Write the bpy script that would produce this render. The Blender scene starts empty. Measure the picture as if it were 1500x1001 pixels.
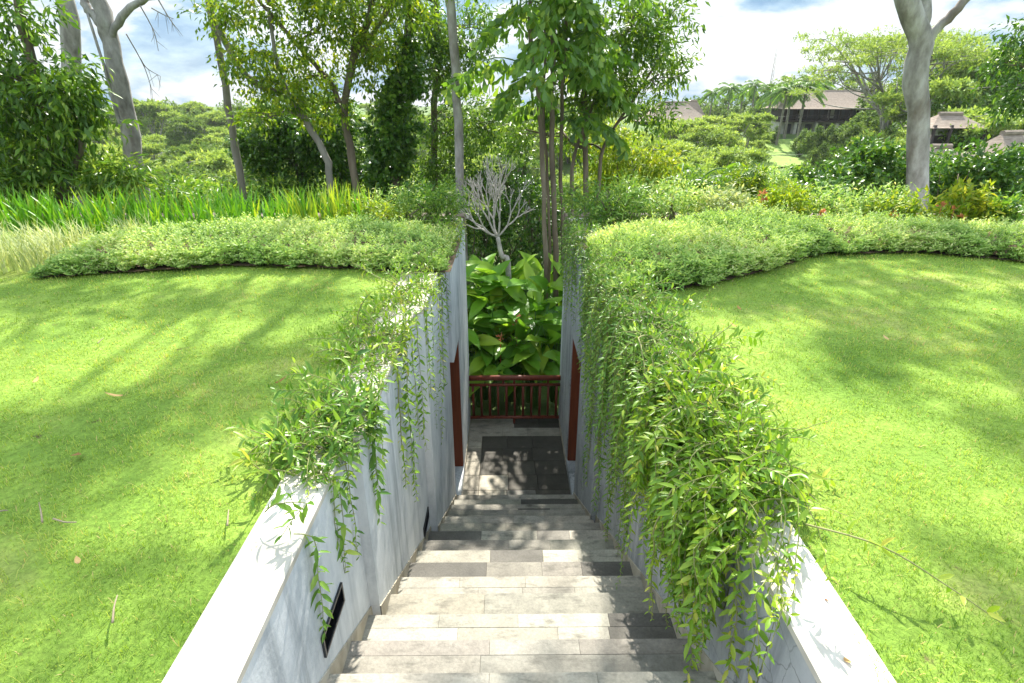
import bpy, math
import numpy as np
from mathutils import Vector

R = np.random.default_rng
PI = math.pi
scene = bpy.context.scene
COL = scene.collection

# ------------------------------------------------------------------ camera model
CAM = np.array([0.0, 0.0, 1.6])
PITCH = math.radians(23.6)
YAW = math.radians(0.45)
FPX = 820.0
FWD = np.array([math.sin(YAW)*math.cos(PITCH), math.cos(YAW)*math.cos(PITCH), -math.sin(PITCH)])
RGT = np.array([math.cos(YAW), -math.sin(YAW), 0.0])
UPV = np.cross(RGT, FWD)

def at(px, py, d):
    """world point seen at photo pixel (px,py) standing d metres ahead"""
    r = FWD + (px-750)/FPX*RGT - (py-500.5)/FPX*UPV
    return CAM + r*(d/r[1])

def on_z(px, py, z=0.0):
    r = FWD + (px-750)/FPX*RGT - (py-500.5)/FPX*UPV
    return CAM + r*((z-CAM[2])/r[2])

# ------------------------------------------------------------------ materials
def nmat(name):
    m = bpy.data.materials.new(name); m.use_nodes = True
    nt = m.node_tree; nt.nodes.clear()
    out = nt.nodes.new('ShaderNodeOutputMaterial')
    return m, nt, out

def N(nt, typ, **kw):
    n = nt.nodes.new(typ)
    for k, v in kw.items():
        if hasattr(n, k): setattr(n, k, v)
        else: n.inputs[k].default_value = v
    return n

def ramp(nt, stops):
    n = nt.nodes.new('ShaderNodeValToRGB')
    e = n.color_ramp.elements
    while len(e) > 1: e.remove(e[-1])
    e[0].position = stops[0][0]; e[0].color = (*stops[0][1], 1)
    for p, c in stops[1:]:
        x = e.new(p); x.color = (*c, 1)
    return n

def noise(nt, scale, detail=4, rough=.55, stretch=None, coord='Object'):
    tc = nt.nodes.new('ShaderNodeTexCoord')
    n = nt.nodes.new('ShaderNodeTexNoise')
    n.inputs['Scale'].default_value = scale; n.inputs['Detail'].default_value = detail
    n.inputs['Roughness'].default_value = rough
    src = tc.outputs[coord]
    if stretch:
        mp = nt.nodes.new('ShaderNodeMapping'); mp.inputs['Scale'].default_value = stretch
        nt.links.new(src, mp.inputs['Vector']); src = mp.outputs['Vector']
    nt.links.new(src, n.inputs['Vector'])
    return n

def mixc(nt, fac, a, b, mode='MIX'):
    n = nt.nodes.new('ShaderNodeMix'); n.data_type = 'RGBA'; n.blend_type = mode
    for sock, v in ((n.inputs[0], fac), (n.inputs[6], a), (n.inputs[7], b)):
        if isinstance(v, bpy.types.NodeSocket): nt.links.new(v, sock)
        elif isinstance(v, (int, float)): sock.default_value = v
        else: sock.default_value = (*v, 1)
    return n.outputs[2]

def leaf_mat(name, stops, trans=.4, rough=.45, spec=.4, tr_gain=(1.25, 1.2, .6)):
    m, nt, out = nmat(name)
    a = N(nt, 'ShaderNodeAttribute', attribute_name='tint')
    r = ramp(nt, [(q, tuple(min(.8, x*g) for x, g in zip(c, LEAF_GAIN))) for q, c in stops]); nt.links.new(a.outputs['Fac'], r.inputs['Fac'])
    p = N(nt, 'ShaderNodeBsdfPrincipled', **{'Roughness': rough})
    p.inputs['Specular IOR Level'].default_value = spec
    nt.links.new(r.outputs['Color'], p.inputs['Base Color'])
    t = nt.nodes.new('ShaderNodeBsdfTranslucent')
    nt.links.new(mixc(nt, 1.0, r.outputs['Color'], tr_gain, 'MULTIPLY'), t.inputs['Color'])
    mx = nt.nodes.new('ShaderNodeMixShader'); mx.inputs[0].default_value = trans
    nt.links.new(p.outputs[0], mx.inputs[1]); nt.links.new(t.outputs[0], mx.inputs[2])
    nt.links.new(mx.outputs[0], out.inputs['Surface'])
    return m

def surf_mat(name, stops, scale, rough=.8, bump=.3, detail=6, stretch=None, spec=.3, bscale=None, second=None, bdist=.02):
    m, nt, out = nmat(name)
    n = noise(nt, scale, detail, .6, stretch)
    r = ramp(nt, stops); nt.links.new(n.outputs['Fac'], r.inputs['Fac'])
    col = r.outputs['Color']
    if second:
        sc2, lo, hi, c2, st2 = second
        n2 = noise(nt, sc2, 5, .6, st2)
        r2 = ramp(nt, [(lo, (0,0,0)), (hi, (1,1,1))]); nt.links.new(n2.outputs['Fac'], r2.inputs['Fac'])
        col = mixc(nt, r2.outputs['Color'], col, c2)
    p = N(nt, 'ShaderNodeBsdfPrincipled', **{'Roughness': rough})
    p.inputs['Specular IOR Level'].default_value = spec
    nt.links.new(col, p.inputs['Base Color'])
    if bump:
        nb = noise(nt, bscale or scale*4, 6, .65, stretch)
        b = N(nt, 'ShaderNodeBump', Strength=bump, Distance=bdist)
        nt.links.new(nb.outputs['Fac'], b.inputs['Height']); nt.links.new(b.outputs['Normal'], p.inputs['Normal'])
    nt.links.new(p.outputs[0], out.inputs['Surface'])
    return m

HAZE = .00025
LEAF_GAIN = (1.22, 1.06, .80)
M = {}
M['vine'] = leaf_mat('vine_leaf', [(0, (.05,.15,.014)), (.45, (.15,.32,.03)), (.8, (.32,.48,.07)), (1, (.50,.54,.14))], .38, .38, .4)
M['vine_mid'] = leaf_mat('vine_leaf_cool', [(0, (.045,.14,.025)), (.5, (.13,.29,.045)), (1, (.34,.50,.13))], .38, .38, .4)
M['hedge'] = leaf_mat('hedge_leaf', [(0, (.055,.16,.04)), (.45, (.25,.45,.14)), (.8, (.46,.63,.30)), (1, (.64,.72,.50))], .38, .5, .35)
M['iris'] = leaf_mat('strap_leaf', [(0, (.04,.15,.012)), (.6, (.10,.29,.022)), (1, (.30,.42,.05))], .4, .4, .4)
M['pale'] = leaf_mat('pale_grass_blade', [(0, (.17,.28,.12)), (.5, (.38,.48,.30)), (1, (.56,.66,.56))], .3, .6, .3)
M['yg'] = leaf_mat('yellow_green_leaf', [(0, (.055,.14,.013)), (.5, (.15,.28,.022)), (1, (.32,.40,.035))], .45, .4, .4)
M['mid'] = leaf_mat('mid_green_leaf', [(0, (.035,.10,.014)), (.6, (.10,.23,.026)), (1, (.22,.36,.05))], .4, .38, .45)
M['dark'] = leaf_mat('dark_green_leaf', [(0, (.02,.07,.012)), (.6, (.055,.155,.02)), (1, (.14,.28,.04))], .35, .35, .5)
M['gloss'] = leaf_mat('glossy_leaf', [(0, (.025,.09,.015)), (.6, (.065,.18,.026)), (1, (.18,.32,.045))], .32, .34, .45)
M['canna'] = leaf_mat('broad_leaf', [(0, (.05,.18,.02)), (.5, (.13,.33,.035)), (1, (.30,.48,.06))], .45, .36, .4)
M['palm'] = leaf_mat('palm_leaf', [(0, (.04,.12,.016)), (.6, (.12,.27,.035)), (1, (.26,.40,.08))], .45, .35, .5)
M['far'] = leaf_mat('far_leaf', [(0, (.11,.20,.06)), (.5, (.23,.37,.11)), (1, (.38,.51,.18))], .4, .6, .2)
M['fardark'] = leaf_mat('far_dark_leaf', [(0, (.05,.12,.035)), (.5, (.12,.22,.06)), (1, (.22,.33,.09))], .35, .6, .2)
M['yellow'] = leaf_mat('yellow_leaf', [(0, (.11,.22,.02)), (.5, (.22,.34,.03)), (1, (.40,.44,.06))], .5, .45, .3)
M['flower'] = leaf_mat('orange_petal', [(0, (.36,.12,.06)), (1, (.50,.24,.11))], .3, .5, .3, (1,1,1))
M['pink'] = leaf_mat('pink_bract', [(0, (.45,.16,.10)), (1, (.6,.30,.22))], .3, .5, .3, (1,1,1))
M['blade'] = leaf_mat('lawn_blade', [(0, (.105,.235,.035)), (.5, (.275,.45,.09)), (.85, (.46,.56,.17)), (1, (.52,.46,.27))], .38, .5, .3)
M['dry'] = leaf_mat('dry_leaf', [(0, (.16,.07,.03)), (.5, (.36,.24,.11)), (1, (.55,.42,.25))], .15, .7, .2, (1,1,1))

M['bark'] = surf_mat('grey_bark', [(.25, (.085,.075,.06)), (.5, (.21,.19,.155)), (.75, (.36,.34,.29))], 3, .85, .6, 8, (1,1,.35), second=(1.3,.52,.7,(.10,.085,.05),(1,1,.5)), bdist=.03)
M['palebark'] = surf_mat('pale_bark', [(.3, (.12,.105,.09)), (.5, (.28,.26,.235)), (.7, (.44,.42,.385))], 5, .85, .6, 9, (1,1,.45), second=(1.1,.55,.72,(.12,.08,.05),(1,1,.5)), bdist=.03)
M['brownbark'] = surf_mat('brown_bark', [(.25, (.05,.04,.028)), (.5, (.14,.11,.075)), (.75, (.25,.21,.15))], 5, .9, .6, 8, (1,1,.2), bdist=.03)
M['palebranch'] = surf_mat('pale_branch', [(.3, (.26,.24,.21)), (.7, (.50,.47,.42))], 12, .85, .4)
M['twig'] = surf_mat('dry_twig', [(.3, (.20,.16,.10)), (.7, (.40,.33,.22))], 12, .8, .3)
M['stem'] = surf_mat('green_stem', [(.3, (.16,.20,.05)), (.7, (.30,.28,.12))], 10, .7, 0)
M['canestem'] = surf_mat('cane_stem', [(.3, (.05,.13,.025)), (.7, (.10,.2,.04))], 10, .5, 0)
M['redwood'] = surf_mat('red_timber', [(.25, (.11,.022,.012)), (.55, (.18,.038,.018)), (.8, (.25,.06,.03))], 3, .5, .25, 8, (9,9,.8), spec=.4, bdist=.006)
M['doorwood'] = surf_mat('red_door_timber', [(.25, (.12,.026,.010)), (.55, (.18,.042,.016)), (.8, (.23,.06,.026))], 3, .55, .2, 8, (12,12,.7), bdist=.004)
M['blackmetal'] = surf_mat('black_metal', [(.3, (.012,.013,.016)), (.7, (.03,.032,.036))], 20, .4, 0, spec=.5)
M['brownstone'] = surf_mat('brown_coping', [(.3, (.11,.08,.06)), (.7, (.24,.18,.14))], 9, .8, .3, bdist=.006)
M['thatch'] = surf_mat('thatch', [(.3, (.17,.13,.10)), (.7, (.33,.265,.21))], 3, .95, .5, 8, (1,1,6))
M['darktimber'] = surf_mat('dark_timber', [(.3, (.016,.012,.010)), (.7, (.05,.036,.028))], 4, .7, .2, 6, (4,4,.5))
M['palewall'] = surf_mat('pale_wall', [(.3, (.36,.34,.30)), (.7, (.52,.50,.45))], 2, .8, .1)
M['soil'] = surf_mat('soil', [(.3, (.08,.05,.03)), (.7, (.19,.13,.08))], 8, .95, .6)
M['steel'] = surf_mat('mast_steel', [(.3, (.25,.22,.2)), (.7, (.4,.36,.34))], 3, .5, 0)

# terrain: groundcover greens and soil
M['terrain'] = surf_mat('groundcover', [(.3, (.035,.06,.015)), (.5, (.08,.13,.03)), (.7, (.15,.21,.05))], .35, .95, .6, 8, second=(.12,.45,.65,(.13,.2,.045),None), bscale=2.5, bdist=.3)
M['terrace'] = surf_mat('terrace_grass', [(.3, (.16,.25,.05)), (.7, (.26,.36,.08))], .3, .95, .2, 6)

def lawn_material():
    m, nt, out = nmat('lawn_turf')
    n1 = noise(nt, 1.1, 5, .6); n2 = noise(nt, 42, 5, .7); n3 = noise(nt, 5.5, 6, .7)
    r1 = ramp(nt, [(.3, (.14,.25,.035)), (.55, (.24,.36,.06)), (.75, (.40,.41,.13))]); nt.links.new(n1.outputs['Fac'], r1.inputs['Fac'])
    r2 = ramp(nt, [(.3, (.45,.45,.4)), (.65, (1.1,1.1,1.0))]); nt.links.new(n2.outputs['Fac'], r2.inputs['Fac'])
    c = mixc(nt, .8, r1.outputs['Color'], r2.outputs['Color'], 'MULTIPLY')
    r3 = ramp(nt, [(.64, (0,0,0)), (.75, (1,1,1))]); nt.links.new(n3.outputs['Fac'], r3.inputs['Fac'])
    c = mixc(nt, r3.outputs['Color'], c, (.11,.075,.04))
    p = N(nt, 'ShaderNodeBsdfPrincipled', Roughness=.9); p.inputs['Specular IOR Level'].default_value = .15
    nt.links.new(c, p.inputs['Base Color'])
    b = N(nt, 'ShaderNodeBump', Strength=.8, Distance=.02); nt.links.new(n2.outputs['Fac'], b.inputs['Height'])
    nt.links.new(b.outputs['Normal'], p.inputs['Normal']); nt.links.new(p.outputs[0], out.inputs['Surface'])
    return m
M['lawn'] = lawn_material()

def plaster_material(name, cracks_and_shade):
    m, nt, out = nmat(name)
    n1 = noise(nt, 3.2, 8, .68, (1,1,.55)); n2 = noise(nt, 7, 6, .65, (1.0,1.0,.06)); n3 = noise(nt, 30, 4, .6); n4 = noise(nt, 1.1, 4, .6, (1,1,.4))
    k = .60 if cracks_and_shade else 1.0  # cracked version is darker overall: right wall's shade put into the plaster colour
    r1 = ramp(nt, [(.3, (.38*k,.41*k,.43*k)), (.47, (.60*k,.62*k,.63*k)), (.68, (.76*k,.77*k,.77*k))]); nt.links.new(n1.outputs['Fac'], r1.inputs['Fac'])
    r2 = ramp(nt, [(.50, (0,0,0)), (.68, (.9,.9,.9))]); nt.links.new(n2.outputs['Fac'], r2.inputs['Fac'])
    r4 = ramp(nt, [(.42, (.08,.08,.08)), (.58, (1,1,1))]); nt.links.new(n4.outputs['Fac'], r4.inputs['Fac'])
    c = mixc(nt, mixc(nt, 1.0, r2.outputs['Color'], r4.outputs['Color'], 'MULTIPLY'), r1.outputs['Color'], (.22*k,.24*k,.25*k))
    if cracks_and_shade:
        tc = nt.nodes.new('ShaderNodeTexCoord')
        nd = noise(nt, 4, 4, .6)
        mv = nt.nodes.new('ShaderNodeMix'); mv.data_type = 'VECTOR'; mv.inputs[0].default_value = .12
        nt.links.new(tc.outputs['Object'], mv.inputs[4]); nt.links.new(nd.outputs['Color'], mv.inputs[5])
        v = nt.nodes.new('ShaderNodeTexVoronoi'); v.feature = 'DISTANCE_TO_EDGE'; v.inputs['Scale'].default_value = 9
        nt.links.new(mv.outputs[1], v.inputs['Vector'])
        rc = ramp(nt, [(.0, (1,1,1)), (.025, (0,0,0))]); nt.links.new(v.outputs['Distance'], rc.inputs['Fac'])
        nm = noise(nt, 1.7, 3, .5); rm = ramp(nt, [(.34, (0,0,0)), (.5, (.9,.9,.9))]); nt.links.new(nm.outputs['Fac'], rm.inputs['Fac'])
        f = mixc(nt, 1.0, rc.outputs['Color'], rm.outputs['Color'], 'MULTIPLY')
        c = mixc(nt, f, c, (.15,.155,.15))
    p = N(nt, 'ShaderNodeBsdfPrincipled', Roughness=.8); p.inputs['Specular IOR Level'].default_value = .25
    nt.links.new(c, p.inputs['Base Color'])
    b = N(nt, 'ShaderNodeBump', Strength=.25, Distance=.008); nt.links.new(n3.outputs['Fac'], b.inputs['Height'])
    nt.links.new(b.outputs['Normal'], p.inputs['Normal']); nt.links.new(p.outputs[0], out.inputs['Surface'])
    return m
M['plaster'] = plaster_material('streaked_plaster', False)
M['cracked'] = plaster_material('shaded_cracked_plaster', True)
M['coping'] = surf_mat('coping_plaster', [(.25, (.40,.36,.29)), (.5, (.55,.51,.43)), (.75, (.66,.62,.55))], 3.5, .8, .2, 8, second=(2.6,.55,.68,(.36,.31,.23),None), bscale=40, bdist=.004)
M['plinth'] = surf_mat('stained_plinth', [(.25, (.26,.22,.16)), (.5, (.44,.39,.30)), (.75, (.56,.52,.44))], 5, .85, .3, 8, (1,1,.5), second=(3,.54,.72,(.14,.13,.10),(1,1,.6)), bscale=30, bdist=.004)

def stone_material():
    m, nt, out = nmat('paving_stone')
    a = N(nt, 'ShaderNodeAttribute', attribute_name='stone')
    n1 = noise(nt, 4, 8, .65); n2 = noise(nt, 60, 5, .7); n3 = noise(nt, 9, 8, .7, (.6,1.6,1))
    r1 = ramp(nt, [(.3, (.68,.67,.66)), (.7, (1.18,1.17,1.15))]); nt.links.new(n1.outputs['Fac'], r1.inputs['Fac'])
    c = mixc(nt, 1.0, a.outputs['Color'], r1.outputs['Color'], 'MULTIPLY')
    r2 = ramp(nt, [(.3, (.75,.75,.75)), (.7, (1.12,1.12,1.12))]); nt.links.new(n2.outputs['Fac'], r2.inputs['Fac'])
    c = mixc(nt, 1.0, c, r2.outputs['Color'], 'MULTIPLY')
    r3 = ramp(nt, [(.52, (0,0,0)), (.72, (.85,.85,.85))]); nt.links.new(n3.outputs['Fac'], r3.inputs['Fac'])
    c = mixc(nt, r3.outputs['Color'], c, (.075,.07,.055))
    p = N(nt, 'ShaderNodeBsdfPrincipled', Roughness=.7); p.inputs['Specular IOR Level'].default_value = .3
    nt.links.new(c, p.inputs['Base Color'])
    b = N(nt, 'ShaderNodeBump', Strength=.35, Distance=.006); nt.links.new(n2.outputs['Fac'], b.inputs['Height'])
    nt.links.new(b.outputs['Normal'], p.inputs['Normal']); nt.links.new(p.outputs[0], out.inputs['Surface'])
    return m
M['stone'] = stone_material()

# ------------------------------------------------------------------ mesh building
class MB:
    """collects verts / tris / quads and per-point tint for one mesh object"""
    def __init__(s): s.V = []; s.T = []; s.Q = []; s.t = []; s.c = []; s.n = 0
    def add(s, V, T=None, Q=None, tint=.5, col=None):
        V = np.asarray(V, float).reshape(-1, 3)
        if T is not None and len(T): s.T.append(np.asarray(T, int).reshape(-1, 3)+s.n)
        if Q is not None and len(Q): s.Q.append(np.asarray(Q, int).reshape(-1, 4)+s.n)
        s.V.append(V)
        s.t.append(np.broadcast_to(np.asarray(tint, float), (len(V),)) if np.ndim(tint) == 0 else np.asarray(tint, float))
        if col is not None: s.c.append(np.tile(np.array([*col, 1.0]), (len(V), 1)))
        s.n += len(V); return s
    def box(s, x0, x1, y0, y1, z0, z1, col=None):
        V = [(x, y, z) for z in (z0, z1) for y in (y0, y1) for x in (x0, x1)]
        Q = [(0,2,3,1), (4,5,7,6), (0,1,5,4), (2,6,7,3), (0,4,6,2), (1,3,7,5)]
        return s.add(V, Q=Q, col=col)
    def bbox(s, x0, x1, y0, y1, z0, z1, b=.006, col=None):
        """box with bevelled top edges"""
        V = [(x0,y0,z0),(x1,y0,z0),(x1,y1,z0),(x0,y1,z0),(x0,y0,z1-b),(x1,y0,z1-b),(x1,y1,z1-b),(x0,y1,z1-b),
             (x0+b,y0+b,z1),(x1-b,y0+b,z1),(x1-b,y1-b,z1),(x0+b,y1-b,z1)]
        Q = [(3,2,1,0),(8,9,10,11)]
        for k in range(4):
            j = (k+1) % 4
            Q += [(k, j, 4+j, 4+k), (4+k, 4+j, 8+j, 8+k)]
        return s.add(V, Q=Q, col=col)
    def tube(s, P, r, n=8, cap=True, tint=.5):
        P = np.asarray(P, float); m = len(P); r = np.broadcast_to(np.asarray(r, float), (m,))
        T = np.gradient(P, axis=0); T /= np.linalg.norm(T, axis=1, keepdims=True)+1e-9
        ref = np.array([1.0, 0, 0]) if abs(T[0][0]) < .8 else np.array([0, 1.0, 0])
        A = np.empty_like(P); a = ref
        for k in range(m):
            a = a - T[k]*np.dot(a, T[k]); a = a/(np.linalg.norm(a)+1e-9); A[k] = a
        B = np.cross(T, A)
        th = np.arange(n)*2*PI/n
        V = (P[:, None] + r[:, None, None]*(np.cos(th)[None, :, None]*A[:, None] + np.sin(th)[None, :, None]*B[:, None])).reshape(-1, 3)
        k = np.arange(m-1)[:, None]*n; i = np.arange(n)[None]; j = (i+1) % n
        Q = np.stack([k+i, k+j, k+n+j, k+n+i], -1).reshape(-1, 4)
        Tr = []
        if cap:
            V = np.vstack([V, P[-1:], P[:1]])
            Tr = [((m-1)*n+q, (m-1)*n+(q+1) % n, m*n) for q in range(n)] + [((q+1) % n, q, m*n+1) for q in range(n)]
        return s.add(V, Tr, Q, tint)
    def leaves(s, P, D, U, L, W, tmpl, tint):
        n = len(P)
        if n == 0: return s
        D = D/(np.linalg.norm(D, axis=1, keepdims=True)+1e-9)
        S = np.cross(D, U); S /= np.linalg.norm(S, axis=1, keepdims=True)+1e-9
        U = np.cross(S, D)
        tv, tf = tmpl
        L = np.broadcast_to(L, (n,))[:, None, None]; W = np.broadcast_to(W, (n,))[:, None, None]
        V = P[:, None] + tv[None, :, 0:1]*L*D[:, None] + tv[None, :, 1:2]*W*S[:, None] + tv[None, :, 2:3]*L*U[:, None]
        F = tf[None] + (np.arange(n)*len(tv))[:, None, None]
        return s.add(V.reshape(-1, 3), F.reshape(-1, 3), None, np.repeat(np.clip(tint, 0, 1), len(tv)))
    def build(s, name, mat, parent=None, origin=(0,0,0), smooth=True):
        V = np.vstack(s.V) - np.asarray(origin, float)
        T = np.vstack(s.T) if s.T else np.zeros((0, 3), int)
        Q = np.vstack(s.Q) if s.Q else np.zeros((0, 4), int)
        me = bpy.data.meshes.new(name)
        me.vertices.add(len(V)); me.vertices.foreach_set('co', V.astype(np.float32).ravel())
        loops = np.concatenate([T.ravel(), Q.ravel()]).astype(np.int32)
        me.loops.add(len(loops)); me.loops.foreach_set('vertex_index', loops)
        st = np.concatenate([np.arange(len(T))*3, len(T)*3+np.arange(len(Q))*4]).astype(np.int32)
        me.polygons.add(len(st)); me.polygons.foreach_set('loop_start', st)
        try:
            me.polygons.foreach_set('loop_total', np.concatenate([np.full(len(T), 3), np.full(len(Q), 4)]).astype(np.int32))
        except Exception: pass
        me.polygons.foreach_set('use_smooth', np.full(len(st), bool(smooth)))
        a = me.attributes.new('tint', 'FLOAT', 'POINT'); a.data.foreach_set('value', np.concatenate(s.t).astype(np.float32))
        if s.c and sum(len(x) for x in s.c) == len(V):
            c = me.attributes.new('stone', 'FLOAT_COLOR', 'POINT'); c.data.foreach_set('color', np.vstack(s.c).astype(np.float32).ravel())
        me.update(calc_edges=True); me.validate()
        me.materials.append(mat)
        o = bpy.data.objects.new(name, me); COL.objects.link(o)
        if parent is not None: o.parent = parent
        else: o.location = origin
        return o

def tag(o, label=None, cat=None, group=None, kind=None):
    if label: o['label'] = label
    if cat: o['category'] = cat
    if group: o['group'] = group
    if kind: o['kind'] = kind
    return o

def thing(name, label, cat, loc=(0,0,0), group=None):
    o = bpy.data.objects.new(name, None); COL.objects.link(o); o.location = tuple(loc); o.empty_display_size = .2
    return tag(o, label, cat, group)

def copy_tree(o, loc, rz=0.0, sc=1.0, label=None):
    r = o.copy(); COL.objects.link(r); r.location = tuple(loc); r.rotation_euler = (0, 0, rz); r.scale = (sc, sc, sc)
    if label: r['label'] = label
    for ch in list(o.children):
        c = ch.copy(); COL.objects.link(c); c.parent = r
    return r

# leaf templates: (along, across, up)
DIAMOND = (np.array([(0,0,0), (.45,.5,.05), (1,0,-.08), (.45,-.5,.05)], float), np.array([(0,1,2), (0,2,3)]))
LANCE = (np.array([(0,0,0), (.28,.42,.05), (.28,0,0), (.28,-.42,.05), (.65,.38,-.01), (.65,0,-.06), (.65,-.38,-.01), (1,0,-.17)], float),
         np.array([(0,1,2), (0,2,3), (1,4,5), (1,5,2), (2,5,6), (2,6,3), (4,7,5), (5,7,6)]))
FISH = (np.array([(0,0,0), (.75,.5,-.06), (1,.22,-.15), (.88,0,-.10), (.95,-.3,-.13), (.6,-.42,-.02)], float),
        np.array([(0,1,2), (0,2,3), (0,3,4), (0,4,5)]))
def broad_template():
    rows = [(0,.0), (.10,.22), (.25,.42), (.42,.5), (.62,.44), (.8,.27), (.92,.11)]
    V = []; 
    for t, w in rows:
        for k in (-1, -.5, 0, .5, 1): V.append((t, k*w, .10*abs(k)*(1-t) - .30*t*t + .012*math.sin(t*20)*abs(k)))
    V.append((1, 0, -.34)); F = []
    for i in range(len(rows)-1):
        for k in range(4):
            a = i*5+k; F += [(a, a+5, a+6), (a, a+6, a+1)]
    e = (len(rows)-1)*5
    for k in range(4): F.append((e+k, len(V)-1, e+k+1))
    return np.array(V, float), np.array(F)
BROAD = broad_template()

def unit(v): return v/(np.linalg.norm(v, axis=-1, keepdims=True)+1e-9)

def strap(mb, rng, base, az, lean, L, w, bend, tint, seg=5):
    """one strap leaf blade bending over"""
    t = np.linspace(0, 1, seg+1)
    ang = lean + bend*t**1.5
    dr = np.array([math.cos(az), math.sin(az), 0])
    ds = L/seg
    P = [np.array(base, float)]
    for k in range(seg):
        a = ang[k]; P.append(P[-1] + ds*(dr*math.sin(a) + np.array([0, 0, math.cos(a)])))
    P = np.array(P); side = np.array([-math.sin(az), math.cos(az), 0])
    wd = w*np.array([.7, 1, 1, .9, .6, .08])[:seg+1] if seg == 5 else w*(1-t**3*.95)
    V = np.stack([P+side*wd[:, None]/2, P-side*wd[:, None]/2], 1).reshape(-1, 3)
    Q = [(2*k, 2*k+1, 2*k+3, 2*k+2) for k in range(seg)]
    mb.add(V, None, Q, tint)

# ------------------------------------------------------------------ generic tree
def ellipsoid_pts(rng, c, r, n, p=.45):
    v = unit(rng.normal(size=(n, 3))); q = rng.random(n)**p
    return np.asarray(c) + v*q[:, None]*np.asarray(r), v

def foliage(mb, rng, c, r, n_tw, k=7, L=.12, W=.045, tmpl=DIAMOND, droop=.35, tw=.35, p=.45, tbase=.5, tvar=.25, sub=None):
    """twigs with leaves spread through an ellipsoid; sub = number of sub-clumps for an uneven outline"""
    if sub:
        cc, _ = ellipsoid_pts(rng, c, np.asarray(r)*.85, sub, .5)
        rr = np.asarray(r)*rng.uniform(.22, .42, (sub, 1))
        idx = rng.integers(0, sub, n_tw)
        v = unit(rng.normal(size=(n_tw, 3))); q = rng.random(n_tw)**p
        P = cc[idx] + v*q[:, None]*rr[idx]
        tcl = rng.normal(0, .12, sub)[idx]
        out = unit(P-np.asarray(c)+v*.3)
    else:
        P, out = ellipsoid_pts(rng, c, r, n_tw, p); tcl = np.zeros(n_tw)
    TD = unit(out*.7 + rng.normal(0, .5, (n_tw, 3)) + np.array([0, 0, -.3*droop]))
    s = rng.random((n_tw, k))*tw
    LP = (P[:, None] + TD[:, None]*s[..., None] + rng.normal(0, tw*.12, (n_tw, k, 3))).reshape(-1, 3)
    D = unit(np.repeat(TD, k, 0)*.6 + rng.normal(0, .6, (n_tw*k, 3)) + np.array([0, 0, -droop]))
    U = unit(np.array([0, 0, 1.0]) + rng.normal(0, .55, (n_tw*k, 3)))
    n = n_tw*k
    ln = L*rng.uniform(.65, 1.25, n)
    tint = np.repeat(tcl, k) + rng.normal(tbase, tvar, n)
    mb.leaves(LP, D, U, ln, W*rng.uniform(.75, 1.2, n)*ln/L, tmpl, tint)
    return P

def curve(rng, a, b, m=7, wob=.06, sag=0.0):
    t = np.linspace(0, 1, m)[:, None]; a = np.asarray(a, float); b = np.asarray(b, float)
    P = a + (b-a)*t; L = np.linalg.norm(b-a)
    w = rng.normal(0, wob*L, (m, 3)); w[0] = w[-1] = 0
    w[1:-1] = (w[1:-1]+np.roll(w, 1, 0)[1:-1])/2
    P = P + w + np.array([0, 0, 1])*(sag*L*4*t*(1-t))
    return P

def smooth_path(pts, m=16):
    pts = np.asarray(pts, float); t = np.linspace(0, 1, len(pts)); q = np.linspace(0, 1, m)
    if len(pts) < 3: return np.stack([np.interp(q, t, pts[:, k]) for k in range(3)], 1)
    out = []
    for x in q*(len(pts)-1):
        i = min(int(x), len(pts)-2); f = x-i
        p0 = pts[max(i-1, 0)]; p1 = pts[i]; p2 = pts[i+1]; p3 = pts[min(i+2, len(pts)-1)]
        out.append(.5*((2*p1)+(-p0+p2)*f+(2*p0-5*p1+4*p2-p3)*f*f+(-p0+3*p1-3*p2+p3)*f**3))
    return np.array(out)

def tree(name, label, cat, seed, trunks, clumps, leafmat, bark, L=.12, W=.05, k=7, tmpl=DIAMOND, droop=.35, tw=.35,
         limb_r=.024, group=None, tbase=.5, tvar=.25, limbs=5, sub=9, fol_name='foliage', p=.45):
    rng = R(seed)
    base = np.asarray(trunks[0][0][0], float)
    t = thing(name, label, cat, base, group)
    tb = MB(); paths = []
    for pts, r0, r1 in trunks:
        P = smooth_path(pts, 18); P[1:-1] += rng.normal(0, r0*.12, P[1:-1].shape)
        rr = np.linspace(r0, r1, 18)*(1+rng.normal(0, .04, 18)); rr[:2] *= (1.35, 1.12)
        tb.tube(P, rr, 12); paths.append((P, rr))
    tb.build('trunk', bark, t, base)
    fb = MB()
    for c, r, n in clumps:
        c = np.asarray(c, float)
        best = None
        for P, rr in paths:
            dd = np.linalg.norm(P-c, axis=1) + np.where(P[:, 2] > c[2], 3.0, 0)
            i = int(np.argmin(dd))
            if best is None or dd[i] < best[0]: best = (dd[i], P[i], rr[i])
        a, ra = best[1], best[2]
        main = curve(rng, a, c, 7, .05, .05); r_m = min(limb_r*1.6, ra*.7)
        if limbs:
            bb = MB(); bb.tube(main, np.linspace(r_m, limb_r*.6, 7), 6)
            ends, _ = ellipsoid_pts(rng, c, np.asarray(r)*.85, limbs, .4)
            for e in ends:
                i = rng.integers(2, 7); bb.tube(curve(rng, main[i], e, 6, .06), np.linspace(limb_r*.55, limb_r*.15, 6), 5)
            bb.build('branch', bark, t, base)
        foliage(fb, rng, c, r, n, k, L, W, tmpl, droop, tw, p, tbase, tvar, sub)
    if fb.n: fb.build(fol_name, leafmat, t, base)
    return t

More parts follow.
